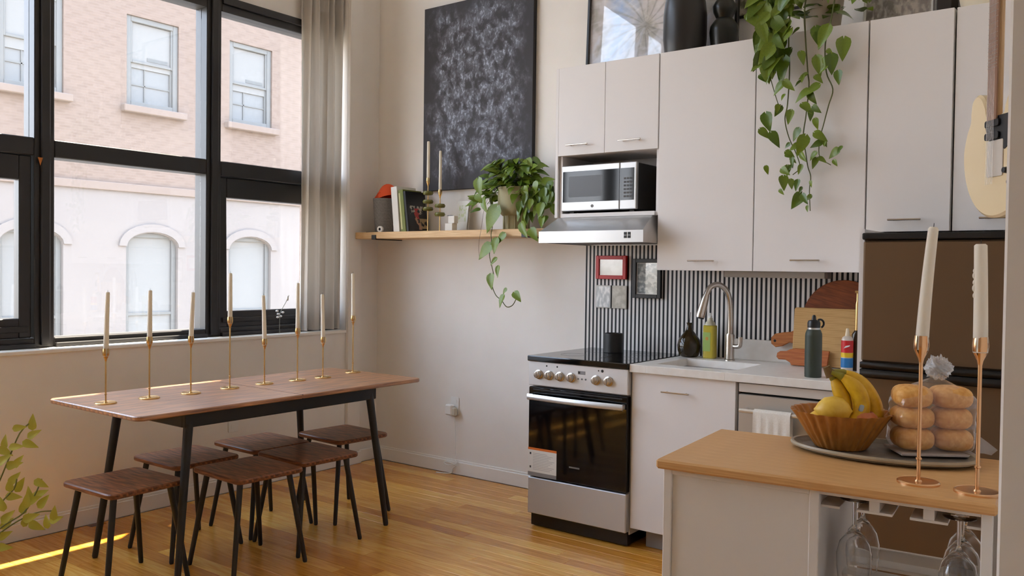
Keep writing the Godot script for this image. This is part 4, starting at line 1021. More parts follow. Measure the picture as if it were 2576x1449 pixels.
# ---------------------------------------------------------------- kitchen island on the right
func make_island() -> void:
	var t := thing("kitchen_island", "white kitchen island with wood top and hanging glass rack", "island", Vector3(3.471, 0, 2.417), 4.8)
	var m: StandardMaterial3D = M.butcher
	part(t, "wood_top", span_mesh(Vector3(-0.006, 0.876, -0.50), Vector3(0.738, 0.900, 0.0), 0.005), m)
	var zf := -0.018
	for x in [[0.008, 0.030], [0.362, 0.384], [0.708, 0.730]]:
		for z: float in [zf - 0.022, -0.482]:
			part(t, "post", span_mesh(Vector3(x[0], 0.0, z), Vector3(x[1], 0.876, z + 0.022), 0.002), M.white_paint)
	part(t, "front_panel", span_mesh(Vector3(0.030, 0.08, zf - 0.016), Vector3(0.362, 0.862, zf - 0.006), 0.001), M.white_paint)
	part(t, "back_panel", span_mesh(Vector3(0.030, 0.08, -0.478), Vector3(0.362, 0.862, -0.468), 0.001), M.white_paint)
	part(t, "left_panel", span_mesh(Vector3(0.012, 0.08, -0.460), Vector3(0.024, 0.862, zf - 0.022), 0.001), M.white_paint)
	part(t, "middle_panel", span_mesh(Vector3(0.370, 0.08, -0.460), Vector3(0.380, 0.862, zf - 0.022), 0.001), M.white_paint)
	for z: float in [zf - 0.020, -0.480]:
		part(t, "top_rail", span_mesh(Vector3(0.030, 0.862, z), Vector3(0.362, 0.876, z + 0.018), 0.001), M.white_paint)
		part(t, "top_rail", span_mesh(Vector3(0.384, 0.866, z), Vector3(0.708, 0.876, z + 0.018), 0.001), M.white_paint)
	part(t, "side_rail", span_mesh(Vector3(0.712, 0.846, -0.460), Vector3(0.724, 0.876, zf - 0.022), 0.001), M.white_paint)
	# glass rack: T-shaped runners from front to back
	for q in [[0.380, 0.425], [0.460, 0.535], [0.570, 0.645], [0.680, 0.712]]:
		var s := begin()
		span(s, Vector3(q[0], 0.832, -0.455), Vector3(q[1], 0.838, zf - 0.024), 0.001)
		var c: float = (q[0] + q[1]) / 2
		if q[1] - q[0] > 0.05:
			span(s, Vector3(c - 0.011, 0.838, -0.455), Vector3(c + 0.011, 0.876, zf - 0.024), 0.001)
		part(t, "glass_runner", s.commit(), M.white_paint)
	# bottle shelf: rails and slats
	part(t, "shelf_rail", span_mesh(Vector3(0.384, 0.60, -0.478), Vector3(0.708, 0.632, -0.462), 0.002), M.white_paint)
	part(t, "shelf_rail", span_mesh(Vector3(0.384, 0.60, zf - 0.020), Vector3(0.708, 0.622, zf - 0.004), 0.002), M.white_paint)
	for i in 4:
		var z := -0.40 + i * 0.1
		part(t, "shelf_slat", span_mesh(Vector3(0.384, 0.604, z - 0.03), Vector3(0.708, 0.614, z + 0.03), 0.002), M.white_paint)
	part(t, "lower_shelf", span_mesh(Vector3(0.384, 0.14, -0.46), Vector3(0.708, 0.158, zf - 0.022), 0.002), M.white_paint)
	# stem glasses hanging by their feet
	var gm := mat(Color(1, 1, 1, 0.0), 0.0)
	gm.refraction_enabled = true
	gm.refraction_scale = 0.05
	gm.transparency = BaseMaterial3D.TRANSPARENCY_ALPHA
	var gp := [[0.0, 0.0], [0.034, 0.0], [0.034, 0.002], [0.012, 0.004], [0.0045, 0.010], [0.0038, 0.06], [0.006, 0.072], [0.018, 0.084], [0.033, 0.104], [0.040, 0.132], [0.039, 0.165], [0.035, 0.198], [0.0338, 0.198], [0.0378, 0.165], [0.0388, 0.132], [0.032, 0.106], [0.017, 0.087], [0.0, 0.079]]
	var gmesh := turned(gp, 32)
	var spots := [[0.4425, -0.13, "stem glass at front of the left pair on the island rack"], [0.4425, -0.235, "stem glass at back of the left pair on the island rack"], [0.6625, -0.10, "stem glass at front of the right row on the island rack"], [0.6625, -0.19, "stem glass in middle of the right row on the island rack"], [0.6625, -0.29, "stem glass at back of the right row on the island rack"]]
	for q in spots:
		var at: Vector3 = t.transform * Vector3(q[0], 0.8415, q[1])
		var g := thing("stem_glass", q[2], "wine glass", at, 0.0, "glasses on the island rack")
		g.rotation_degrees.z = 180
		part(g, "glass", gmesh, gm)
	# two copper candlesticks in front
	candlestick(Vector3(4.037, 0.9, 2.256), 0.326, "copper candlestick left of the pair on the island", "island candlesticks", M.copper, 0.045, 0.0042, 0.0165, 0.056)
	candlestick(Vector3(4.156, 0.9, 2.268), 0.331, "copper candlestick right of the pair, beside the partition wall", "island candlesticks", M.copper, 0.046, 0.0042, 0.0165, 0.056)
	candle(Vector3(4.037, 1.200, 2.256), 0.275, "white taper candle leaning right, left of the island pair", "island candles", 0.0142, 0.0108, Vector3(0.017, 0, -0.012))
	var c2 := candle(Vector3(4.156, 1.203, 2.268), 0.233, "white taper candle with wax drips, right of the island pair", "island candles", 0.0148, 0.0128, Vector3(-0.004, 0, 0.003))
	for q in [[0.165, 0.004], [0.150, 0.0035], [0.138, 0.0045], [0.122, 0.0035], [0.175, 0.003]]:
		var ds := begin()
		ball(ds, Vector3(-0.0115 + q[0] * -0.016, q[0], 0.006), Vector3(q[1], q[1] * 1.8, q[1]), 8, 6)
		part(c2, "wax_drip", ds.commit(), M.wax)
	# oval tray
	var tr := thing("oval_tray", "oval dark grey tray with pale rim on the island", "tray", Vector3(3.895, 0.9002, 2.00), 1.0)
	part(tr, "plate", turned([[0.0, 0.0], [0.19, 0.0], [0.212, 0.004], [0.222, 0.015], [0.225, 0.018], [0.219, 0.018], [0.205, 0.0065], [0.0, 0.005]], 56, 1.0, 0.60), mottled(srgb(112, 104, 92), srgb(140, 132, 118), 131, 0.35, 5.0))
	part(tr, "rim", turned([[0.2262, 0.010], [0.2285, 0.0145], [0.2262, 0.0195], [0.2195, 0.0195], [0.218, 0.0165]], 56, 1.0, 0.60), mat(srgb(176, 162, 136), 0.4))
	# fluted wooden bowl
	var Y := 0.9065
	var bw := thing("fluted_bowl", "fluted brown wooden bowl of fruit on the tray", "bowl", Vector3(3.793, Y, 1.991), 9.0)
	var wm := mottled(srgb(152, 90, 32), srgb(208, 144, 70), 132, 0.4, 5.0)
	wm.uv1_scale = Vector3(9, 2, 9)
	part(bw, "bowl", turned([[0.0, 0.0], [0.060, 0.0], [0.065, 0.003], [0.088, 0.038], [0.112, 0.078], [0.125, 0.096], [0.127, 0.0985], [0.1215, 0.0975], [0.106, 0.076], [0.082, 0.038], [0.058, 0.010], [0.0, 0.008]], 144, 1.0, 1.0, 26, 0.030), wm)
	# fruit; local x of each points to the right as seen from the table
	var yw := 36.7
	var right := Vector3(cos(deg_to_rad(yw)), 0, -sin(deg_to_rad(yw)))
	var near := Vector3(sin(deg_to_rad(yw)), 0, cos(deg_to_rad(yw)))
	var bc := Vector3(3.793, Y, 1.991)
	var lemon_m := mottled(srgb(236, 188, 60), srgb(248, 208, 88), 133, 0.42, 12.0)
	for q in [[-0.036, 0.104, 0.038, 0.037, "round yellow lemon on top in the fluted bowl", 20.0], [-0.062, 0.072, 0.018, 0.031, "yellow lemon low at the near left rim of the bowl", 75.0], [-0.02, 0.046, -0.035, 0.036, "yellow lemon deep under the bananas in the bowl", 10.0]]:
		var l := thing("lemon", q[4], "lemon", bc + right * q[0] + Vector3.UP * q[1] + near * q[2], q[5], "lemons in the fluted bowl")
		part(l, "fruit", tube_mesh([Vector3(-1.32, 0, 0) * q[3], Vector3(-1.2, 0, 0) * q[3], Vector3(-1.0, 0, 0) * q[3], Vector3(-0.6, 0, 0) * q[3], Vector3(0, 0, 0), Vector3(0.6, 0, 0) * q[3], Vector3(1.0, 0, 0) * q[3], Vector3(1.18, 0, 0) * q[3], Vector3(1.28, 0, 0) * q[3]], [0.05 * q[3], 0.18 * q[3], 0.52 * q[3], 0.88 * q[3], q[3], 0.88 * q[3], 0.52 * q[3], 0.16 * q[3], 0.04 * q[3]], 20), lemon_m)
	var apple := thing("apple", "rosy apple half hidden beneath the bananas", "apple", bc + right * 0.045 + Vector3.UP * 0.070 + near * 0.035)
	var as_ := begin()
	lathe(as_, [[0.0, -0.03], [0.016, -0.033], [0.03, -0.022], [0.037, 0.0], [0.034, 0.02], [0.022, 0.031], [0.01, 0.029], [0.0, 0.024]], 24)
	part(apple, "fruit", as_.commit(), mottled(srgb(196, 92, 60), srgb(226, 150, 90), 134, 0.4, 6.0))
	var bun := thing("banana_bunch", "bunch of ripe bananas standing in the fluted bowl", "bananas", bc, yw)
	var bm := mottled(srgb(214, 160, 18), srgb(240, 196, 40), 135, 0.45, 9.0)
	var tip := mat(srgb(60, 42, 20), 0.8)
	var green := mat(srgb(150, 140, 36), 0.5)
	for q in [
		[[-0.034, 0.196, -0.01], [-0.018, 0.178, -0.008], [0.0, 0.135, 0.0], [0.006, 0.095, 0.004], [-0.012, 0.060, 0.01], [-0.03, 0.045, 0.014]],
		[[-0.030, 0.198, 0.002], [0.000, 0.186, 0.012], [0.034, 0.150, 0.026], [0.040, 0.105, 0.034], [0.014, 0.070, 0.044], [-0.024, 0.052, 0.052]],
		[[-0.028, 0.200, -0.012], [0.015, 0.194, -0.012], [0.060, 0.160, -0.006], [0.084, 0.115, 0.004], [0.084, 0.075, 0.010], [0.068, 0.050, 0.014]],
		[[-0.030, 0.196, -0.02], [0.005, 0.186, -0.034], [0.042, 0.150, -0.044], [0.056, 0.105, -0.046], [0.044, 0.070, -0.040], [0.02, 0.052, -0.034]]]:
		var pts := []
		for p in q:
			pts.append(Vector3(p[0], p[1], p[2]))
		pts = smooth(pts, 5)
		var rad := []
		for i in pts.size():
			var u := float(i) / (pts.size() - 1)
			rad.append(0.0065 + 0.0145 * smoothstep(0.10, 0.36, u) - 0.0165 * smoothstep(0.80, 1.0, u))
		var o := part(bun, "banana", tube_mesh(pts, rad, 7), bm)
		part(o, "tip", tube_mesh([pts[-1], pts[-1] + (pts[-1] - pts[-2]).normalized() * 0.008], [0.0055, 0.0035], 7), tip)
		part(o, "green_neck", tube_mesh(pts.slice(0, 6), [0.0070, 0.0072, 0.0076, 0.0086, 0.0108, 0.0100], 7), green)
	part(bun, "crown", tube_mesh([Vector3(-0.026, 0.190, -0.008), Vector3(-0.034, 0.202, -0.009), Vector3(-0.039, 0.213, -0.010)], [0.016, 0.012, 0.010], 9), mat(srgb(112, 84, 38), 0.7))
	part(bun, "fruit_sticker", slab_mesh(round_rect(0.014, 0.018, 0.005), 0.0, 0.0006), mat(srgb(176, 196, 206), 0.4), Vector3(0.030, 0.113, 0.0555), Vector3(8, 8, -12))
	# buns in a clear bag
	var gc := Vector3(3.998, 0.9215, 1.928)
	var yb := 33.0
	var bright := Vector3(cos(deg_to_rad(yb)), 0, -sin(deg_to_rad(yb)))
	var bnear := Vector3(sin(deg_to_rad(yb)), 0, cos(deg_to_rad(yb)))
	var bread := mottled(srgb(214, 136, 48), srgb(250, 200, 120), 136, 0.6, 11.0)
	var bs := begin()
	var P := []
	for i in 13:
		var a := PI * i / 12.0
		var row := []
		for j in 24:
			var b := TAU * j / 24
			var cx := signf(cos(b)) * pow(absf(cos(b)), 0.72)
			var cz := signf(sin(b)) * pow(absf(sin(b)), 0.72)
			var r := pow(sin(a), 0.6)
			row.append(Vector3(cx * r * 0.0475, -signf(cos(a)) * pow(absf(cos(a)), 0.8) * 0.0285, cz * r * 0.055))
		P.append(row)
	grid(bs, P, true)
	var bun_m := bs.commit()
	var k := 0
	var names := ["bottom left", "bottom right", "middle left", "middle right", "top left", "top right"]
	for r in 3:
		for c in 2:
			var off: float = [[-0.048, 0.050], [-0.046, 0.050], [-0.048, 0.048]][r][c]
			var bn := thing("bread_bun", "soft golden bread bun, %s of the stack in the bag" % names[k], "bun", gc + bright * off + Vector3.UP * (0.027 + r * 0.0535) + bnear * [0.006, -0.002, 0.0][r], yb + [4.0, -5.0, 7.0, -3.0, -8.0, 3.0][k], "bread buns in the clear bag")
			part(bn, "crust", bun_m, bread)
			k += 1
	var film := mat(Color(0.96, 0.94, 0.93, 0.06), 0.1)
	film.transparency = BaseMaterial3D.TRANSPARENCY_ALPHA
	film.metallic_specular = 0.8
	var fz := fnoise(9.0, 137)
	var bag := thing("bread_bag", "clear plastic bag knotted above a stack of buns", "bag", gc, yb)
	var fs := begin()
	P = []
	for i in 19:
		var u := i / 18.0
		var row := []
		for j in 40:
			var b := TAU * j / 40
			var cx := signf(cos(b)) * pow(absf(cos(b)), 0.55)
			var cz := signf(sin(b)) * pow(absf(sin(b)), 0.55)
			var r := 1.0 - 0.02 * u if u < 0.72 else lerpf(0.985, 0.12, pow((u - 0.72) / 0.28, 1.3))
			var y := u * 0.185
			if u < 0.08:
				r = 0.9 + u * 1.25
			var wr: float = 1.0 + 0.05 * fz.get_noise_3d(cx, y * 6.0, cz)
			row.append(Vector3(cx * 0.100 * r * wr + 0.012 * u * u, y - 0.002, cz * 0.066 * r * wr))
		P.append(row)
	grid(fs, P, true)
	part(bag, "film", fs.commit(), film)
	var knot_m := mat(Color(0.95, 0.94, 0.94, 0.30), 0.15)
	knot_m.transparency = BaseMaterial3D.TRANSPARENCY_ALPHA
	knot_m.metallic_specular = 0.9
	fs = begin()
	P = []
	var kn := fnoise(2.6, 138)
	for i in 17:
		var a := PI * i / 16.0
		var row := []
		for j in 32:
			var b := TAU * j / 32
			var v := Vector3(sin(a) * cos(b), -cos(a), sin(a) * sin(b))
			row.append(Vector3(0.018, 0.208, 0) + v * (0.026 + 0.016 * kn.get_noise_3dv(v * 1.6)) * Vector3(1.2, 1.05, 1.0))
		P.append(row)
	grid(fs, P, true)
	part(bag, "knot", fs.commit(), knot_m)
	fs = begin()
	grid(fs, [[Vector3(0.088, 0.055, 0.04), Vector3(0.092, 0.02, 0.05), Vector3(0.09, 0.0, 0.05)], [Vector3(0.105, 0.04, 0.045), Vector3(0.118, 0.012, 0.055), Vector3(0.11, 0.0, 0.055)], [Vector3(0.118, 0.03, 0.05), Vector3(0.142, 0.010, 0.058), Vector3(0.128, -0.004, 0.055)]])
	part(bag, "corner", fs.commit(), knot_m)
	part(bag, "base_card", box_mesh(Vector3(0.19, 0.006, 0.125), 0.001, Vector3(0, -0.006, 0.004)), mat(srgb(190, 180, 172), 0.7))

# ---------------------------------------------------------------- plants
func put_leaf(parent: Node, mesh: Mesh, m: Material, c: Vector3, along: Vector3, normal: Vector3, size: float) -> void:
	var x := along.normalized()
	var z := x.cross(normal).normalized()
	var y := z.cross(x).normalized()
	var o := part(parent, "leaf", mesh, m)
	o.transform = Transform3D(Basis(x, y, z).scaled_local(Vector3.ONE * size), c - x * size * 0.45)

func pothos_leaves() -> Array:
	return [leaf_mesh(0.36, 1.0, 0.14, 0.28), leaf_mesh(0.33, 1.0, 0.26, 0.16), leaf_mesh(0.30, 0.9, 0.06, 0.40)]

func strand(parent: Node, pts2: Array, z0: float, r: float) -> Array:
	var pts := []
	for i in pts2.size():
		pts.append(Vector3(pts2[i][0], pts2[i][1], z0 + 0.012 * sin(i * 1.7)))
	var sm := smooth(pts, 5)
	var rad := []
	for i in sm.size():
		rad.append(lerpf(r, r * 0.55, float(i) / sm.size()))
	part(parent, "vine", tube_mesh(sm, rad, 6), M.stem)
	return sm

func make_plants() -> void:
	var lm := pothos_leaves()
	var R := RandomNumberGenerator.new()
	R.seed = 19
	# trailing pothos on the cabinets
	var t := thing("trailing_pothos", "long trailing pothos hanging down over the cabinet door", "plant", Vector3.ZERO)
	part(t, "pot", turned([[0.0, 0.0], [0.07, 0.0], [0.078, 0.005], [0.095, 0.16], [0.088, 0.16], [0.072, 0.012], [0.0, 0.012]], 28), mat(srgb(186, 172, 152), 0.7), Vector3(3.17, 2.4905, 0.20))
	part(t, "soil", turned([[0.0, 0.145], [0.088, 0.145]], 20), mat(srgb(50, 38, 28), 0.95), Vector3(3.17, 2.4905, 0.20))
	for st in [STRAND_A, STRAND_B, STRAND_C, STRAND_D]:
		var pts: Array = strand(t, st, 0.395, 0.0035)
		# from the pot to where the strand goes over the edge
		part(t, "vine", tube_mesh(smooth([Vector3(3.17, 2.63, 0.2), Vector3(lerpf(3.17, pts[0].x, 0.6), pts[0].y + 0.05, 0.3), pts[0]]), even(range(9), 0.0035), 6), M.stem)
	var vines := begin()
	for q in TRAIL_LEAVES:
		var c := Vector3(q[0], q[1], 0.41 + R.randf() * 0.035)
		var ang := -PI / 2 + R.randf_range(-1.0, 1.0)
		var n := Vector3(R.randf_range(-0.5, 0.5), R.randf_range(-0.1, 0.7), 1.0)
		put_leaf(t, lm[R.randi() % 3], M.leaf if R.randf() < 0.6 else M.leaf_dark, c, Vector3(cos(ang), sin(ang), R.randf_range(-0.1, 0.35)), n, q[2] * 1.25)
	for st in [STRAND_A, STRAND_B, STRAND_C, STRAND_D]:
		for i in 11:
			var k := R.randi_range(0, st.size() - 2)
			var u := R.randf()
			var c := Vector3(lerpf(st[k][0], st[k + 1][0], u) + R.randf_range(-0.04, 0.04), lerpf(st[k][1], st[k + 1][1], u), 0.41 + R.randf() * 0.03)
			var ang := -PI / 2 + R.randf_range(-1.2, 1.2)
			put_leaf(t, lm[R.randi() % 3], M.leaf if R.randf() < 0.7 else M.leaf_dark, c, Vector3(cos(ang), sin(ang), R.randf_range(-0.1, 0.4)), Vector3(R.randf_range(-0.6, 0.6), R.randf_range(-0.1, 0.8), 1.0), R.randf_range(0.03, 0.055))
	# the thick mass at the left edge and on top
	for i in 84:
		var y := R.randf_range(2.26, 2.66)
		var k := (y - 2.26) / 0.40
		var c := Vector3(R.randf_range(2.965 - 0.035 * k, 3.075 + 0.02 * k), y, 0.40 + R.randf() * 0.09)
		var ang := -PI / 2 + R.randf_range(-0.9, 0.9)
		put_leaf(t, lm[R.randi() % 3], M.leaf if R.randf() < 0.55 else M.leaf_dark, c, Vector3(cos(ang), sin(ang), R.randf_range(-0.1, 0.5)), Vector3(R.randf_range(-0.7, 0.5), R.randf_range(-0.1, 0.8), 1.0), R.randf_range(0.075, 0.115))
	for i in 46:
		var c := Vector3(R.randf_range(3.06, 3.43), R.randf_range(2.545, 2.74), R.randf_range(0.19, 0.38))
		put_leaf(t, lm[R.randi() % 3], M.leaf_dark if R.randf() < 0.6 else M.leaf, c, Vector3(R.randf_range(-0.6, 1.0), R.randf_range(-0.7, 0.3), R.randf_range(0.0, 1.0)), Vector3(R.randf_range(-0.5, 0.5), 0.9, R.randf_range(0.2, 1.0)), R.randf_range(0.07, 0.11))
	# pothos in a footed pot on the shelf
	var p := thing("shelf_pothos", "bushy pothos in a sage green footed pot on shelf", "plant", Vector3(1.328, 1.61, 0.128))
	var sage := mat(srgb(172, 164, 124), 0.55)
	part(p, "pot", turned([[0.0, 0.085], [0.085, 0.085], [0.094, 0.092], [0.114, 0.125], [0.116, 0.255], [0.114, 0.258], [0.106, 0.256], [0.104, 0.13], [0.0, 0.11]], 40), sage)
	part(p, "soil", turned([[0.0, 0.235], [0.105, 0.235]], 24), mat(srgb(46, 36, 26), 0.95))
	part(p, "foot_ring", turned([[0.066, 0.0], [0.076, 0.0], [0.080, 0.085], [0.072, 0.085], [0.066, 0.0]], 32), sage)
	for i in 12:
		var a := TAU * i / 12
		part(p, "foot_rib", box_mesh(Vector3(0.006, 0.082, 0.006), 0.001), sage, Vector3(cos(a) * 0.080, 0.043, sin(a) * 0.080))
	for i in 270:
		var a := R.randf() * TAU
		var up := R.randf()
		var rr := R.randf_range(0.10, 0.30) * (1.0 - 0.42 * up)
		var c := Vector3(cos(a) * rr * 1.12 + 0.0, 0.215 + 0.20 * up - 0.07 * rr / 0.2 * (1.0 - up), sin(a) * rr * 0.55 + 0.03)
		if c.z < -0.03:
			c.z = -0.03 + R.randf() * 0.05
		c.x = minf(c.x, 0.36)
		# the pot's face shows at the left, so few leaves hang there
		if c.z > 0.02 and c.y < 0.24 and c.x < 0.03 and c.x > -0.14:
			continue
		var out := Vector3(cos(a), R.randf_range(-0.9, 0.5), sin(a))
		put_leaf(p, lm[R.randi() % 3], M.leaf if R.randf() < 0.55 else M.leaf_dark, c, out, Vector3(cos(a) * 0.6 + R.randf_range(-0.4, 0.4), 0.6, sin(a) * 0.6 + 0.7), R.randf_range(0.058, 0.092))
	for i in 34:
		var c := Vector3(R.randf_range(0.10, 0.32), R.randf_range(0.03, 0.24), R.randf_range(0.06, 0.15))
		put_leaf(p, lm[R.randi() % 3], M.leaf_dark if R.randf() < 0.6 else M.leaf, c, Vector3(R.randf_range(-0.3, 0.5), -1.0, R.randf_range(0.0, 0.6)), Vector3(R.randf_range(-0.5, 0.5), 0.4, 1.0), R.randf_range(0.06, 0.09))
	var base := Vector3(1.328, 1.61, 0.128)
	var pts := [Vector3(-0.03, 0.24, 0.05), Vector3(-0.11, 0.20, 0.11)]
	for q in SHELF_VINE:
		pts.append(Vector3(q[0], q[1], 0.268) - base)
	pts = smooth(pts, 4)
	part(p, "vine", tube_mesh(pts, even(pts, 0.0028), 6), M.stem)
	for q in SHELF_LEAVES:
		var c := Vector3(q[0], q[1], 0.272 + R.randf() * 0.02) - base
		var ang := -PI / 2 + R.randf_range(-0.9, 0.9)
		put_leaf(p, lm[R.randi() % 3], M.leaf, c, Vector3(cos(ang), sin(ang), 0.2), Vector3(R.randf_range(-0.4, 0.4), R.randf_range(0.0, 0.5), 1.0), q[2] * 1.15)
	var root := [Vector3(-0.05, 0.23, 0.05), Vector3(-0.13, 0.18, 0.125), Vector3(-0.165, 0.0, 0.138), Vector3(-0.185, -0.10, 0.135), Vector3(-0.18, -0.17, 0.132)]
	root = smooth(root, 4)
	part(p, "air_root", tube_mesh(root, even(root, 0.0012), 5), mat(srgb(140, 124, 112), 0.8))
	# leafy plant standing at the left, only its branches reach into view
	var fp := thing("floor_plant", "pale yellow green leafy plant at the left edge by the window", "plant", Vector3(1.15, 0, 3.22))
	part(fp, "pot", turned([[0.0, 0.0], [0.12, 0.0], [0.13, 0.01], [0.155, 0.28], [0.145, 0.28], [0.12, 0.02], [0.0, 0.02]], 32), mat(srgb(190, 180, 168), 0.7))
	part(fp, "soil", turned([[0.0, 0.255], [0.144, 0.255]], 24), mat(srgb(50, 40, 30), 0.95))
	var fb := Vector3(1.15, 0, 3.22)
	var small := leaf_mesh(0.27, 0.0, 0.10, 0.18)
	for st in [FLOOR_STEM_A, FLOOR_STEM_B, FLOOR_STEM_C, FLOOR_STEM_D]:
		var q := [Vector3(0, 0.25, 0)]
		for v in st:
			q.append(Vector3(v[0], v[1], v[2]) - fb)
		q = smooth(q, 4)
		part(fp, "stem", tube_mesh(q, even(q, 0.0028), 6), mat(srgb(120, 120, 60), 0.7))
	for v in FLOOR_LEAVES:
		var c := Vector3(v[0] + R.randf_range(-0.03, 0.03), v[1], v[2]) - fb
		var ang := R.randf_range(-0.5, 1.9)
		var side := Vector3(0.80, 0, -0.60)
		put_leaf(fp, small, M.leaf_pale, c, side * cos(ang) + Vector3.UP * sin(ang), Vector3(0.65 + R.randf_range(-0.25, 0.25), 0.25, 0.75 + R.randf_range(-0.25, 0.25)), R.randf_range(0.052, 0.066))
	# branches on the far side of the pot, out of the picture
	for i in 26:
		var a := R.randf_range(0.3, 3.6)
		put_leaf(fp, small, M.leaf_pale, Vector3(cos(a) * R.randf_range(0.05, 0.3), R.randf_range(0.4, 0.8), sin(a) * R.randf_range(0.1, 0.3) + 0.1), Vector3(cos(a), 0.4, sin(a)), Vector3(0.2, 1, 0.2), 0.048)
	for i in 5:
		var a := 0.4 + i * 0.7
		part(fp, "stem", tube_mesh(smooth([Vector3(0, 0.25, 0), Vector3(cos(a) * 0.08, 0.45, sin(a) * 0.12), Vector3(cos(a) * 0.22, 0.72, sin(a) * 0.26)]), even(range(9), 0.003), 6), mat(srgb(120, 120, 60), 0.7))

# ---------------------------------------------------------------- guitar hung at the partition
func make_guitar() -> void:
	var g := thing("electric_guitar", "cream electric guitar hanging by its neck beside the fridge", "guitar", Vector3(4.035, 1.56, 1.10), -50.0)
	var ol := PackedVector2Array()
	for q in [[0.0, 0.0], [0.06, 0.008], [0.12, 0.035], [0.165, 0.09], [0.178, 0.15], [0.160, 0.215], [0.135, 0.26], [0.128, 0.30], [0.142, 0.345], [0.150, 0.385], [0.120, 0.415], [0.075, 0.405], [0.052, 0.37], [0.045, 0.345], [0.03, 0.34], [-0.03, 0.34], [-0.045, 0.372], [-0.068, 0.41], [-0.100, 0.425], [-0.128, 0.405], [-0.136, 0.365], [-0.138, 0.335], [-0.158, 0.295], [-0.174, 0.235], [-0.168, 0.165], [-0.145, 0.10], [-0.105, 0.045], [-0.055, 0.012]]:
		ol.append(Vector2(q[0], q[1]))
	var dense := PackedVector2Array()
	for i in ol.size():
		var n := ol.size()
		for k in 4:
			dense.append(ol[i].cubic_interpolate(ol[(i + 1) % n], ol[(i - 1 + n) % n], ol[(i + 2) % n], k / 4.0))
	var cream := mat(srgb(232, 210, 170), 0.18)
	part(g, "body", slab_mesh(dense, -0.022, 0.022, 0.008), cream)
	var guard := PackedVector2Array()
	for q in [[-0.03, 0.26], [0.06, 0.22], [0.10, 0.24], [0.10, 0.29], [0.08, 0.335], [-0.02, 0.335], [-0.045, 0.31]]:
		guard.append(Vector2(q[0], q[1]))
	part(g, "pickguard", slab_mesh(guard, 0.022, 0.0245, 0.0008), M.black)
	part(g, "bridge_plate", slab_mesh(round_rect(0.085, 0.12, 0.006), 0.0245, 0.028, 0.001), mat(srgb(206, 196, 184), 0.35), Vector3(0.012, 0.195, -0.002))
	for y: float in [0.27, 0.312]:
		part(g, "pickup", slab_mesh(round_rect(0.075, 0.024, 0.008), 0.0245, 0.032, 0.001), M.black, Vector3(0, y, 0))
	for q in [[0.10, 0.11], [0.12, 0.07], [0.075, 0.15]]:
		part(g, "knob", turned([[0.0, 0.0], [0.011, 0.0], [0.009, 0.014], [0.0, 0.015]], 18), M.black, Vector3(q[0], q[1], 0.022), Vector3(90, 0, 0))
	var nk := begin()
	box(nk, Vector3(0, 0.56, 0.016), Vector3(0.052, 0.48, 0.022), 0.007)
	part(g, "neck", nk.commit(), wood(srgb(186, 148, 104), srgb(206, 172, 130), 141, 1, 0.4, 20.0, 1.0))
	part(g, "fretboard", box_mesh(Vector3(0.050, 0.475, 0.006), 0.001, Vector3(0, 0.56, 0.030)), mat(srgb(150, 112, 88), 0.5))
	for i in 18:
		part(g, "fret", box_mesh(Vector3(0.049, 0.0016, 0.0012), 0.0, Vector3(0, 0.797 - 0.648 * (1.0 - pow(2.0, -(i + 1) / 12.0)) * 0.72, 0.0336)), M.nickel)
	for i in 6:
		part(g, "string", tube_mesh([Vector3(-0.018 + i * 0.0072, 0.11, 0.036), Vector3(-0.016 + i * 0.0064, 0.80, 0.036)], [0.0006, 0.0006], 5), M.nickel)
	var hs := PackedVector2Array()
	for q in [[-0.022, 0.79], [0.022, 0.79], [0.034, 0.83], [0.030, 0.93], [0.038, 0.965], [0.0, 0.985], [-0.048, 0.96], [-0.048, 0.86], [-0.036, 0.82]]:
		hs.append(Vector2(q[0], q[1]))
	part(g, "headstock", slab_mesh(hs, 0.006, 0.022, 0.002), mat(srgb(30, 26, 24), 0.25))
	for i in 6:
		var tp := begin()
		cyl(tp, Vector3(-0.045, 0.84 + i * 0.022, 0.014), Vector3(-0.066, 0.84 + i * 0.022, 0.014), 0.003, -1.0, 8)
		box(tp, Vector3(-0.070, 0.84 + i * 0.022, 0.014), Vector3(0.012, 0.014, 0.005), 0.002)
		part(g, "tuner", tp.commit(), M.nickel)
	# padded yoke reaching out from the partition wall
	var hk := thing("guitar_hanger", "black padded guitar hanger arm on the partition wall", "hanger", Vector3(4.271, 2.352, 1.10))
	var hs2 := begin()
	span(hs2, Vector3(-0.012, -0.04, -0.025), Vector3(0.0, 0.04, 0.025), 0.003)
	cyl(hs2, Vector3(-0.012, 0, 0), Vector3(-0.19, 0.0, 0.0), 0.007, -1.0, 10)
	part(hk, "arm", hs2.commit(), M.black_metal)
	var yk := begin()
	for sgn: float in [-1.0, 1.0]:
		var ax := Vector3(cos(deg_to_rad(-50.0)), 0, -sin(deg_to_rad(-50.0)))
		var fw := Vector3(sin(deg_to_rad(-50.0)), 0, cos(deg_to_rad(-50.0)))
		var c := Vector3(-0.19, 0, 0)
		tube(yk, [c, c + ax * sgn * 0.030 + fw * 0.004, c + ax * sgn * 0.034 + fw * 0.05], [0.007, 0.007, 0.009], 10)
	part(hk, "yoke", yk.commit(), M.black)

# ---------------------------------------------------------------- naming and tagging
var used := {}
var M := {}
var rng := RandomNumberGenerator.new()

func numbered(called: String) -> String:
	if not used.has(called):
		used[called] = 0
		return called
	used[called] += 1
	return "%s_%03d" % [called, used[called]]

func tag(o: Node3D, label: String, category: String, group := "") -> Node3D:
	o.set_meta("label", label)
	o.set_meta("category", category)
	if group:
		o.set_meta("group", group)
	return o

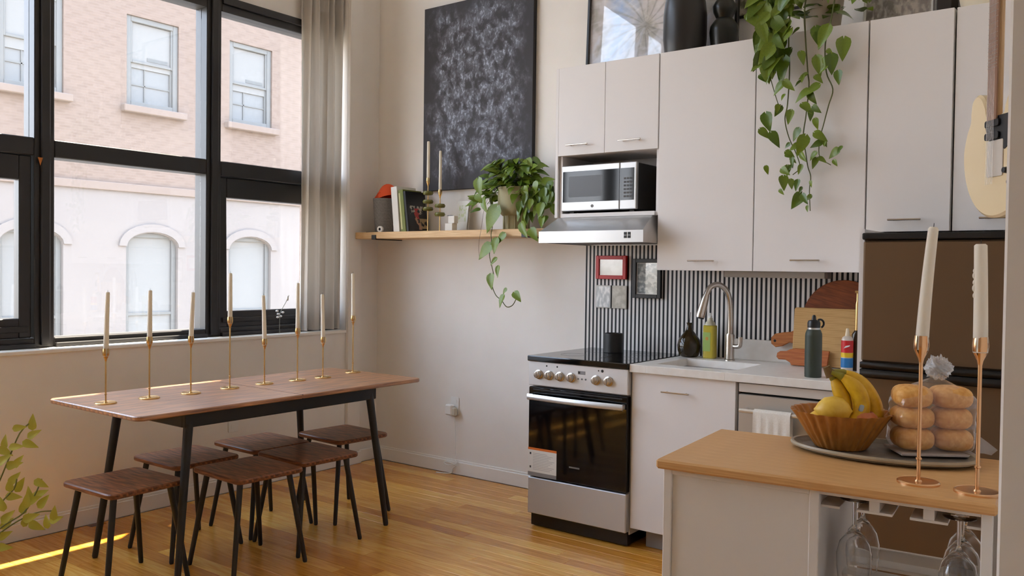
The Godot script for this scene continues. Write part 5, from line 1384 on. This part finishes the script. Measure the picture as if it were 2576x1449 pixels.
func thing(called: String, label: String, category: String, at := Vector3.ZERO, turn := 0.0, group := "") -> Node3D:
	var o := Node3D.new()
	o.name = numbered(called)
	add_child(o)
	o.position = at
	o.rotation_degrees.y = turn
	return tag(o, label, category, group)

func part(parent: Node, called: String, mesh: Mesh, m: Material, at := Vector3.ZERO, turn := Vector3.ZERO, label := "") -> MeshInstance3D:
	var o := MeshInstance3D.new()
	o.mesh = mesh
	o.material_override = m
	o.name = called
	parent.add_child(o, true)
	o.position = at
	o.rotation_degrees = turn
	if label:
		o.set_meta("label", label)
	return o

func single(called: String, mesh: Mesh, m: Material, label: String, category: String, at := Vector3.ZERO, turn := Vector3.ZERO, group := "") -> MeshInstance3D:
	var o := part(self, numbered(called), mesh, m, at, turn)
	tag(o, label, category, group)
	return o

func struct(called: String, mesh: Mesh, m: Material, at := Vector3.ZERO) -> MeshInstance3D:
	var o := part(self, called, mesh, m, at)
	o.set_meta("kind", "structure")
	return o

func dup(o: Node3D, called: String, at: Vector3, label: String) -> Node3D:
	var c: Node3D = o.duplicate()
	c.name = numbered(called)
	add_child(c)
	c.position = at
	c.set_meta("label", label)
	return c

# ---------------------------------------------------------------- mesh building
func begin() -> SurfaceTool:
	var s := SurfaceTool.new()
	s.begin(Mesh.PRIMITIVE_TRIANGLES)
	return s

func tri(s: SurfaceTool, a: Vector3, b: Vector3, c: Vector3, na: Vector3, nb: Vector3, nc: Vector3, ua := Vector2.ZERO, ub := Vector2.ZERO, uc := Vector2.ZERO) -> void:
	var x := (b - a).cross(c - a)
	if x.length_squared() < 1e-18:
		return
	if x.dot(na + nb + nc) > 0.0:
		s.set_normal(na); s.set_uv(ua); s.add_vertex(a)
		s.set_normal(nc); s.set_uv(uc); s.add_vertex(c)
		s.set_normal(nb); s.set_uv(ub); s.add_vertex(b)
	else:
		s.set_normal(na); s.set_uv(ua); s.add_vertex(a)
		s.set_normal(nb); s.set_uv(ub); s.add_vertex(b)
		s.set_normal(nc); s.set_uv(uc); s.add_vertex(c)

func quad(s: SurfaceTool, a: Vector3, b: Vector3, c: Vector3, d: Vector3, n: Vector3) -> void:
	tri(s, a, b, c, n, n, n, Vector2(0, 1), Vector2(1, 1), Vector2(1, 0))
	tri(s, a, c, d, n, n, n, Vector2(0, 1), Vector2(1, 0), Vector2(0, 0))

# a box, its edges chamfered by bev
func box(s: SurfaceTool, c: Vector3, size: Vector3, bev := 0.0, B := Basis()) -> void:
	var h := size / 2.0
	var g := h - Vector3.ONE * bev
	for i in 3:
		var j := (i + 1) % 3
		var k := (i + 2) % 3
		for si: float in [-1.0, 1.0]:
			var n := Vector3.ZERO
			n[i] = si
			var p := []
			for q in [[-1.0, -1.0], [1.0, -1.0], [1.0, 1.0], [-1.0, 1.0]]:
				var v := Vector3.ZERO
				v[i] = si * h[i]
				v[j] = q[0] * g[j]
				v[k] = q[1] * g[k]
				p.append(c + B * v)
			quad(s, p[0], p[1], p[2], p[3], B * n)
			if bev > 0.0:
				for sj: float in [-1.0, 1.0]:
					var a := Vector3.ZERO
					a[i] = si * h[i]
					a[j] = sj * g[j]
					var b := Vector3.ZERO
					b[i] = si * g[i]
					b[j] = sj * h[j]
					var e := Vector3.ZERO
					e[k] = g[k]
					var m := Vector3.ZERO
					m[i] = si
					m[j] = sj
					quad(s, c + B * (a - e), c + B * (a + e), c + B * (b + e), c + B * (b - e), (B * m).normalized())
	if bev > 0.0:
		for sx: float in [-1.0, 1.0]:
			for sy: float in [-1.0, 1.0]:
				for sz: float in [-1.0, 1.0]:
					var n2 := (B * Vector3(sx, sy, sz)).normalized()
					tri(s, c + B * Vector3(sx * h.x, sy * g.y, sz * g.z), c + B * Vector3(sx * g.x, sy * h.y, sz * g.z), c + B * Vector3(sx * g.x, sy * g.y, sz * h.z), n2, n2, n2)

func span(s: SurfaceTool, a: Vector3, b: Vector3, bev := 0.0) -> void:
	box(s, (a + b) / 2.0, (b - a).abs(), bev)

# a bar of rectangular section between two points
func bar(s: SurfaceTool, a: Vector3, b: Vector3, w: float, d: float, bev := 0.0) -> void:
	var y := (b - a).normalized()
	var x := Vector3.RIGHT if absf(y.x) < 0.9 else Vector3.BACK
	var z := x.cross(y).normalized()
	x = y.cross(z).normalized()
	box(s, (a + b) / 2.0, Vector3(w, (b - a).length(), d), bev, Basis(x, y, z))

# rows of points; normals follow from the neighbours
func grid(s: SurfaceTool, P: Array, wrap := false, flip := false) -> void:
	var R := P.size()
	var C: int = P[0].size()
	var N := []
	for i in R:
		var row := []
		for j in C:
			var du: Vector3 = P[mini(i + 1, R - 1)][j] - P[maxi(i - 1, 0)][j]
			var jl := (j - 1 + C) % C if wrap else maxi(j - 1, 0)
			var jr := (j + 1) % C if wrap else mini(j + 1, C - 1)
			var dv: Vector3 = P[i][jr] - P[i][jl]
			if dv.length_squared() < 1e-14:
				var ii := mini(i + 1, R - 1) if i < R / 2 else maxi(i - 1, 0)
				dv = P[ii][jr] - P[ii][jl]
			if du.length_squared() < 1e-14:
				du = P[i][jr] - P[i][j]
			var n := du.cross(dv).normalized()
			row.append(-n if flip else n)
		N.append(row)
	for i in R - 1:
		for j in (C if wrap else C - 1):
			var k := (j + 1) % C
			var u0 := float(j) / C
			var u1 := float(j + 1) / C
			var v0 := float(i) / (R - 1)
			var v1 := float(i + 1) / (R - 1)
			tri(s, P[i][j], P[i][k], P[i + 1][k], N[i][j], N[i][k], N[i + 1][k], Vector2(u0, v0), Vector2(u1, v0), Vector2(u1, v1))
			tri(s, P[i][j], P[i + 1][k], P[i + 1][j], N[i][j], N[i + 1][k], N[i + 1][j], Vector2(u0, v0), Vector2(u1, v1), Vector2(u0, v1))

# a turned shape: profile of [radius, height] going up the outside; sharp corners stay sharp
func lathe(s: SurfaceTool, prof: Array, n := 24, c := Vector3.ZERO, sx := 1.0, sz := 1.0, flutes := 0, amp := 0.0) -> void:
	var runs := [[prof[0]]]
	for i in range(1, prof.size()):
		runs[-1].append(prof[i])
		if i < prof.size() - 1:
			var d0 := Vector2(prof[i][0] - prof[i - 1][0], prof[i][1] - prof[i - 1][1])
			var d1 := Vector2(prof[i + 1][0] - prof[i][0], prof[i + 1][1] - prof[i][1])
			if absf(d0.angle_to(d1)) > 0.75:
				runs.append([prof[i]])
	for run in runs:
		var P := []
		for q in run:
			var row := []
			for j in n:
				var a := TAU * j / n
				var r: float = q[0] * (1.0 + amp * cos(flutes * a))
				row.append(c + Vector3(cos(a) * r * sx, q[1], sin(a) * r * sz))
			P.append(row)
		grid(s, P, true)

func turned(prof: Array, n := 24, sx := 1.0, sz := 1.0, flutes := 0, amp := 0.0) -> Mesh:
	var s := begin()
	lathe(s, prof, n, Vector3.ZERO, sx, sz, flutes, amp)
	return s.commit()

func cyl(s: SurfaceTool, a: Vector3, b: Vector3, ra: float, rb := -1.0, n := 14) -> void:
	tube(s, [a, b], [ra, ra if rb < 0 else rb], n)

# a round tube through points, with one radius for each
func tube(s: SurfaceTool, pts: Array, radii: Array, n := 8, flat := 1.0) -> void:
	var up := Vector3.UP
	var P := []
	var t0: Vector3 = (pts[1] - pts[0]).normalized()
	if absf(t0.dot(up)) > 0.95:
		up = Vector3.RIGHT
	var x := up.cross(t0).normalized()
	for i in pts.size():
		var t: Vector3 = (pts[mini(i + 1, pts.size() - 1)] - pts[maxi(i - 1, 0)]).normalized()
		x = (x - t * x.dot(t)).normalized()
		var y := t.cross(x)
		var row := []
		for j in n:
			var a := TAU * j / n
			row.append(pts[i] + (x * cos(a) + y * sin(a) * flat) * float(radii[i]))
		P.append(row)
	grid(s, P, true, true)
	for e in [0, P.size() - 1]:
		var nn: Vector3 = -t0 if e == 0 else (pts[-1] - pts[-2]).normalized()
		for j in n:
			tri(s, pts[e], P[e][j], P[e][(j + 1) % n], nn, nn, nn)

func even(pts: Array, r: float) -> Array:
	var o := []
	for p in pts:
		o.append(r)
	return o

# smooth line through points
func smooth(pts: Array, k := 4) -> Array:
	var o := []
	for i in pts.size() - 1:
		var a: Vector3 = pts[maxi(i - 1, 0)]
		var b: Vector3 = pts[i]
		var c: Vector3 = pts[i + 1]
		var d: Vector3 = pts[mini(i + 2, pts.size() - 1)]
		for j in k:
			o.append(b.cubic_interpolate(c, a, d, float(j) / k))
	o.append(pts[-1])
	return o

# a flat outline (in x, y) given thickness along z, edges chamfered
func slab(s: SurfaceTool, poly: PackedVector2Array, z0: float, z1: float, bev := 0.0) -> void:
	var n := poly.size()
	var area := 0.0
	for i in n:
		area += poly[i].cross(poly[(i + 1) % n])
	if area < 0:
		poly.reverse()
	var out := PackedVector2Array()
	var ins := PackedVector2Array()
	for i in n:
		var d0 := (poly[i] - poly[(i - 1 + n) % n]).normalized()
		var d1 := (poly[(i + 1) % n] - poly[i]).normalized()
		var v := (Vector2(d0.y, -d0.x) + Vector2(d1.y, -d1.x)).normalized()
		out.append(v)
		ins.append(poly[i] - v * bev)
	var ids := Geometry2D.triangulate_polygon(ins)
	for z: float in [z0, z1]:
		var nn := Vector3(0, 0, signf(z - (z0 + z1) / 2.0))
		for i in range(0, ids.size(), 3):
			var a := ins[ids[i]]
			var b := ins[ids[i + 1]]
			var c := ins[ids[i + 2]]
			tri(s, Vector3(a.x, a.y, z), Vector3(b.x, b.y, z), Vector3(c.x, c.y, z), nn, nn, nn)
	for i in n:
		var k := (i + 1) % n
		var d := (poly[k] - poly[i]).normalized()
		var f := Vector2(d.y, -d.x)
		var na := out[i] if out[i].dot(f) > 0.85 else f
		var nb := out[k] if out[k].dot(f) > 0.85 else f
		var n3a := Vector3(na.x, na.y, 0)
		var n3b := Vector3(nb.x, nb.y, 0)
		var za := z0 + bev
		var zb := z1 - bev
		tri(s, Vector3(poly[i].x, poly[i].y, za), Vector3(poly[k].x, poly[k].y, za), Vector3(poly[k].x, poly[k].y, zb), n3a, n3b, n3b)
		tri(s, Vector3(poly[i].x, poly[i].y, za), Vector3(poly[k].x, poly[k].y, zb), Vector3(poly[i].x, poly[i].y, zb), n3a, n3b, n3a)
		if bev > 0.0:
			for e in [[za, z0, -1.0], [zb, z1, 1.0]]:
				var m := (Vector3(f.x, f.y, e[2])).normalized()
				quad(s, Vector3(poly[i].x, poly[i].y, e[0]), Vector3(poly[k].x, poly[k].y, e[0]), Vector3(ins[k].x, ins[k].y, e[1]), Vector3(ins[i].x, ins[i].y, e[1]), m)

func round_rect(w: float, h: float, r: float, n := 5) -> PackedVector2Array:
	var p := PackedVector2Array()
	for q in [[1, 1, 0], [-1, 1, 1], [-1, -1, 2], [1, -1, 3]]:
		for i in n + 1:
			var a: float = PI / 2 * (q[2] + float(i) / n)
			p.append(Vector2(q[0] * (w / 2 - r) + cos(a) * r, q[1] * (h / 2 - r) + sin(a) * r))
	return p

func slab_mesh(poly: PackedVector2Array, z0: float, z1: float, bev := 0.0) -> Mesh:
	var s := begin()
	slab(s, poly, z0, z1, bev)
	return s.commit()

func box_mesh(size: Vector3, bev := 0.0, c := Vector3.ZERO) -> Mesh:
	var s := begin()
	box(s, c, size, bev)
	return s.commit()

func span_mesh(a: Vector3, b: Vector3, bev := 0.0) -> Mesh:
	var s := begin()
	span(s, a, b, bev)
	return s.commit()

func tube_mesh(pts: Array, radii: Array, n := 8) -> Mesh:
	var s := begin()
	tube(s, pts, radii, n)
	return s.commit()

# a sheet facing +z that carries a print, centred
func sheet(w: float, h: float) -> Mesh:
	var s := begin()
	quad(s, Vector3(-w / 2, -h / 2, 0), Vector3(w / 2, -h / 2, 0), Vector3(w / 2, h / 2, 0), Vector3(-w / 2, h / 2, 0), Vector3.BACK)
	return s.commit()

# four bars round an opening, centred, front at z1
func ring_mesh(w: float, h: float, t: float, z0: float, z1: float, bev := 0.001) -> Mesh:
	var s := begin()
	span(s, Vector3(-w / 2, -h / 2, z0), Vector3(-w / 2 + t, h / 2, z1), bev)
	span(s, Vector3(w / 2 - t, -h / 2, z0), Vector3(w / 2, h / 2, z1), bev)
	span(s, Vector3(-w / 2 + t, -h / 2, z0), Vector3(w / 2 - t, -h / 2 + t, z1), bev)
	span(s, Vector3(-w / 2 + t, h / 2 - t, z0), Vector3(w / 2 - t, h / 2, z1), bev)
	return s.commit()

func ball(s: SurfaceTool, c: Vector3, r: Vector3, n := 16, m := 10, B := Basis()) -> void:
	var P := []
	for i in m + 1:
		var t := PI * i / m
		var row := []
		for j in n:
			var a := TAU * j / n
			row.append(c + B * Vector3(sin(t) * cos(a) * r.x, -cos(t) * r.y, sin(t) * sin(a) * r.z))
		P.append(row)
	grid(s, P, true)

# a heart-shaped or pointed leaf along +x, one unit long, folded at the midrib and drooping
func leaf_mesh(wide: float, heart: float, droop: float, fold: float) -> Mesh:
	var s := begin()
	var P := []
	for i in 8:
		var t := i / 7.0
		var w: float = wide * pow(sin(PI * pow(t, 0.62)), 0.85) * (1.0 - 0.25 * t)
		if i == 0:
			w = wide * 0.12 * heart
		if i == 7:
			w = 0.004
		var row := []
		for j in 5:
			var u := (j - 2) / 2.0
			var back: float = heart * 0.14 * absf(u) * (1.0 - t)
			row.append(Vector3(t - back, -droop * t * t + fold * absf(u) * w - 0.10 * wide * u * u * sin(t * 9.0) * 0.4, u * w))
		P.append(row)
	grid(s, P, false, true)
	return s.commit()

# ---------------------------------------------------------------- materials
func mat(c: Color, rough := 0.6, metal := 0.0) -> StandardMaterial3D:
	var m := StandardMaterial3D.new()
	m.albedo_color = c
	m.roughness = rough
	m.metallic = metal
	return m

func noise_tex(freq: float, seed_: int, lo: Color, hi: Color, octaves := 4, normal := false, size := 256) -> NoiseTexture2D:
	var f := FastNoiseLite.new()
	f.noise_type = FastNoiseLite.TYPE_SIMPLEX_SMOOTH
	f.frequency = freq
	f.seed = seed_
	f.fractal_octaves = octaves
	var t := NoiseTexture2D.new()
	t.width = size
	t.height = size
	t.seamless = true
	t.noise = f
	t.as_normal_map = normal
	if normal:
		t.bump_strength = 3.0
	else:
		var g := Gradient.new()
		g.set_color(0, lo)
		g.set_color(1, hi)
		t.color_ramp = g
	return t

# wood: noise stretched along one axis of the object
func wood(lo: Color, hi: Color, seed_: int, along := 0, rough := 0.4, fine := 22.0, long := 1.1) -> StandardMaterial3D:
	var m := mat(Color.WHITE, rough)
	m.albedo_texture = noise_tex(0.02, seed_, lo, hi, 5)
	m.uv1_triplanar = true
	m.uv1_scale = Vector3.ONE * fine
	var sc := Vector3.ONE * fine
	sc[along] = long
	m.uv1_scale = sc
	return m

func mottled(lo: Color, hi: Color, seed_: int, rough: float, scale: float) -> StandardMaterial3D:
	var m := mat(Color.WHITE, rough)
	m.albedo_texture = noise_tex(0.02, seed_, lo, hi, 4)
	m.uv1_triplanar = true
	m.uv1_scale = Vector3.ONE * scale
	return m

func printed(im: Image, rough := 0.6) -> StandardMaterial3D:
	var m := mat(Color.WHITE, rough)
	m.albedo_texture = ImageTexture.create_from_image(im)
	m.texture_repeat = false
	return m

func fnoise(freq: float, seed_: int, ridged := false, warp := 0.0) -> FastNoiseLite:
	var f := FastNoiseLite.new()
	f.noise_type = FastNoiseLite.TYPE_SIMPLEX_SMOOTH
	f.frequency = freq
	f.seed = seed_
	f.fractal_octaves = 4
	if ridged:
		f.fractal_type = FastNoiseLite.FRACTAL_RIDGED
	if warp > 0:
		f.domain_warp_enabled = true
		f.domain_warp_amplitude = warp
		f.domain_warp_frequency = freq * 0.8
	return f

func srgb(r: int, g: int, b: int) -> Color:
	return Color8(r, g, b)
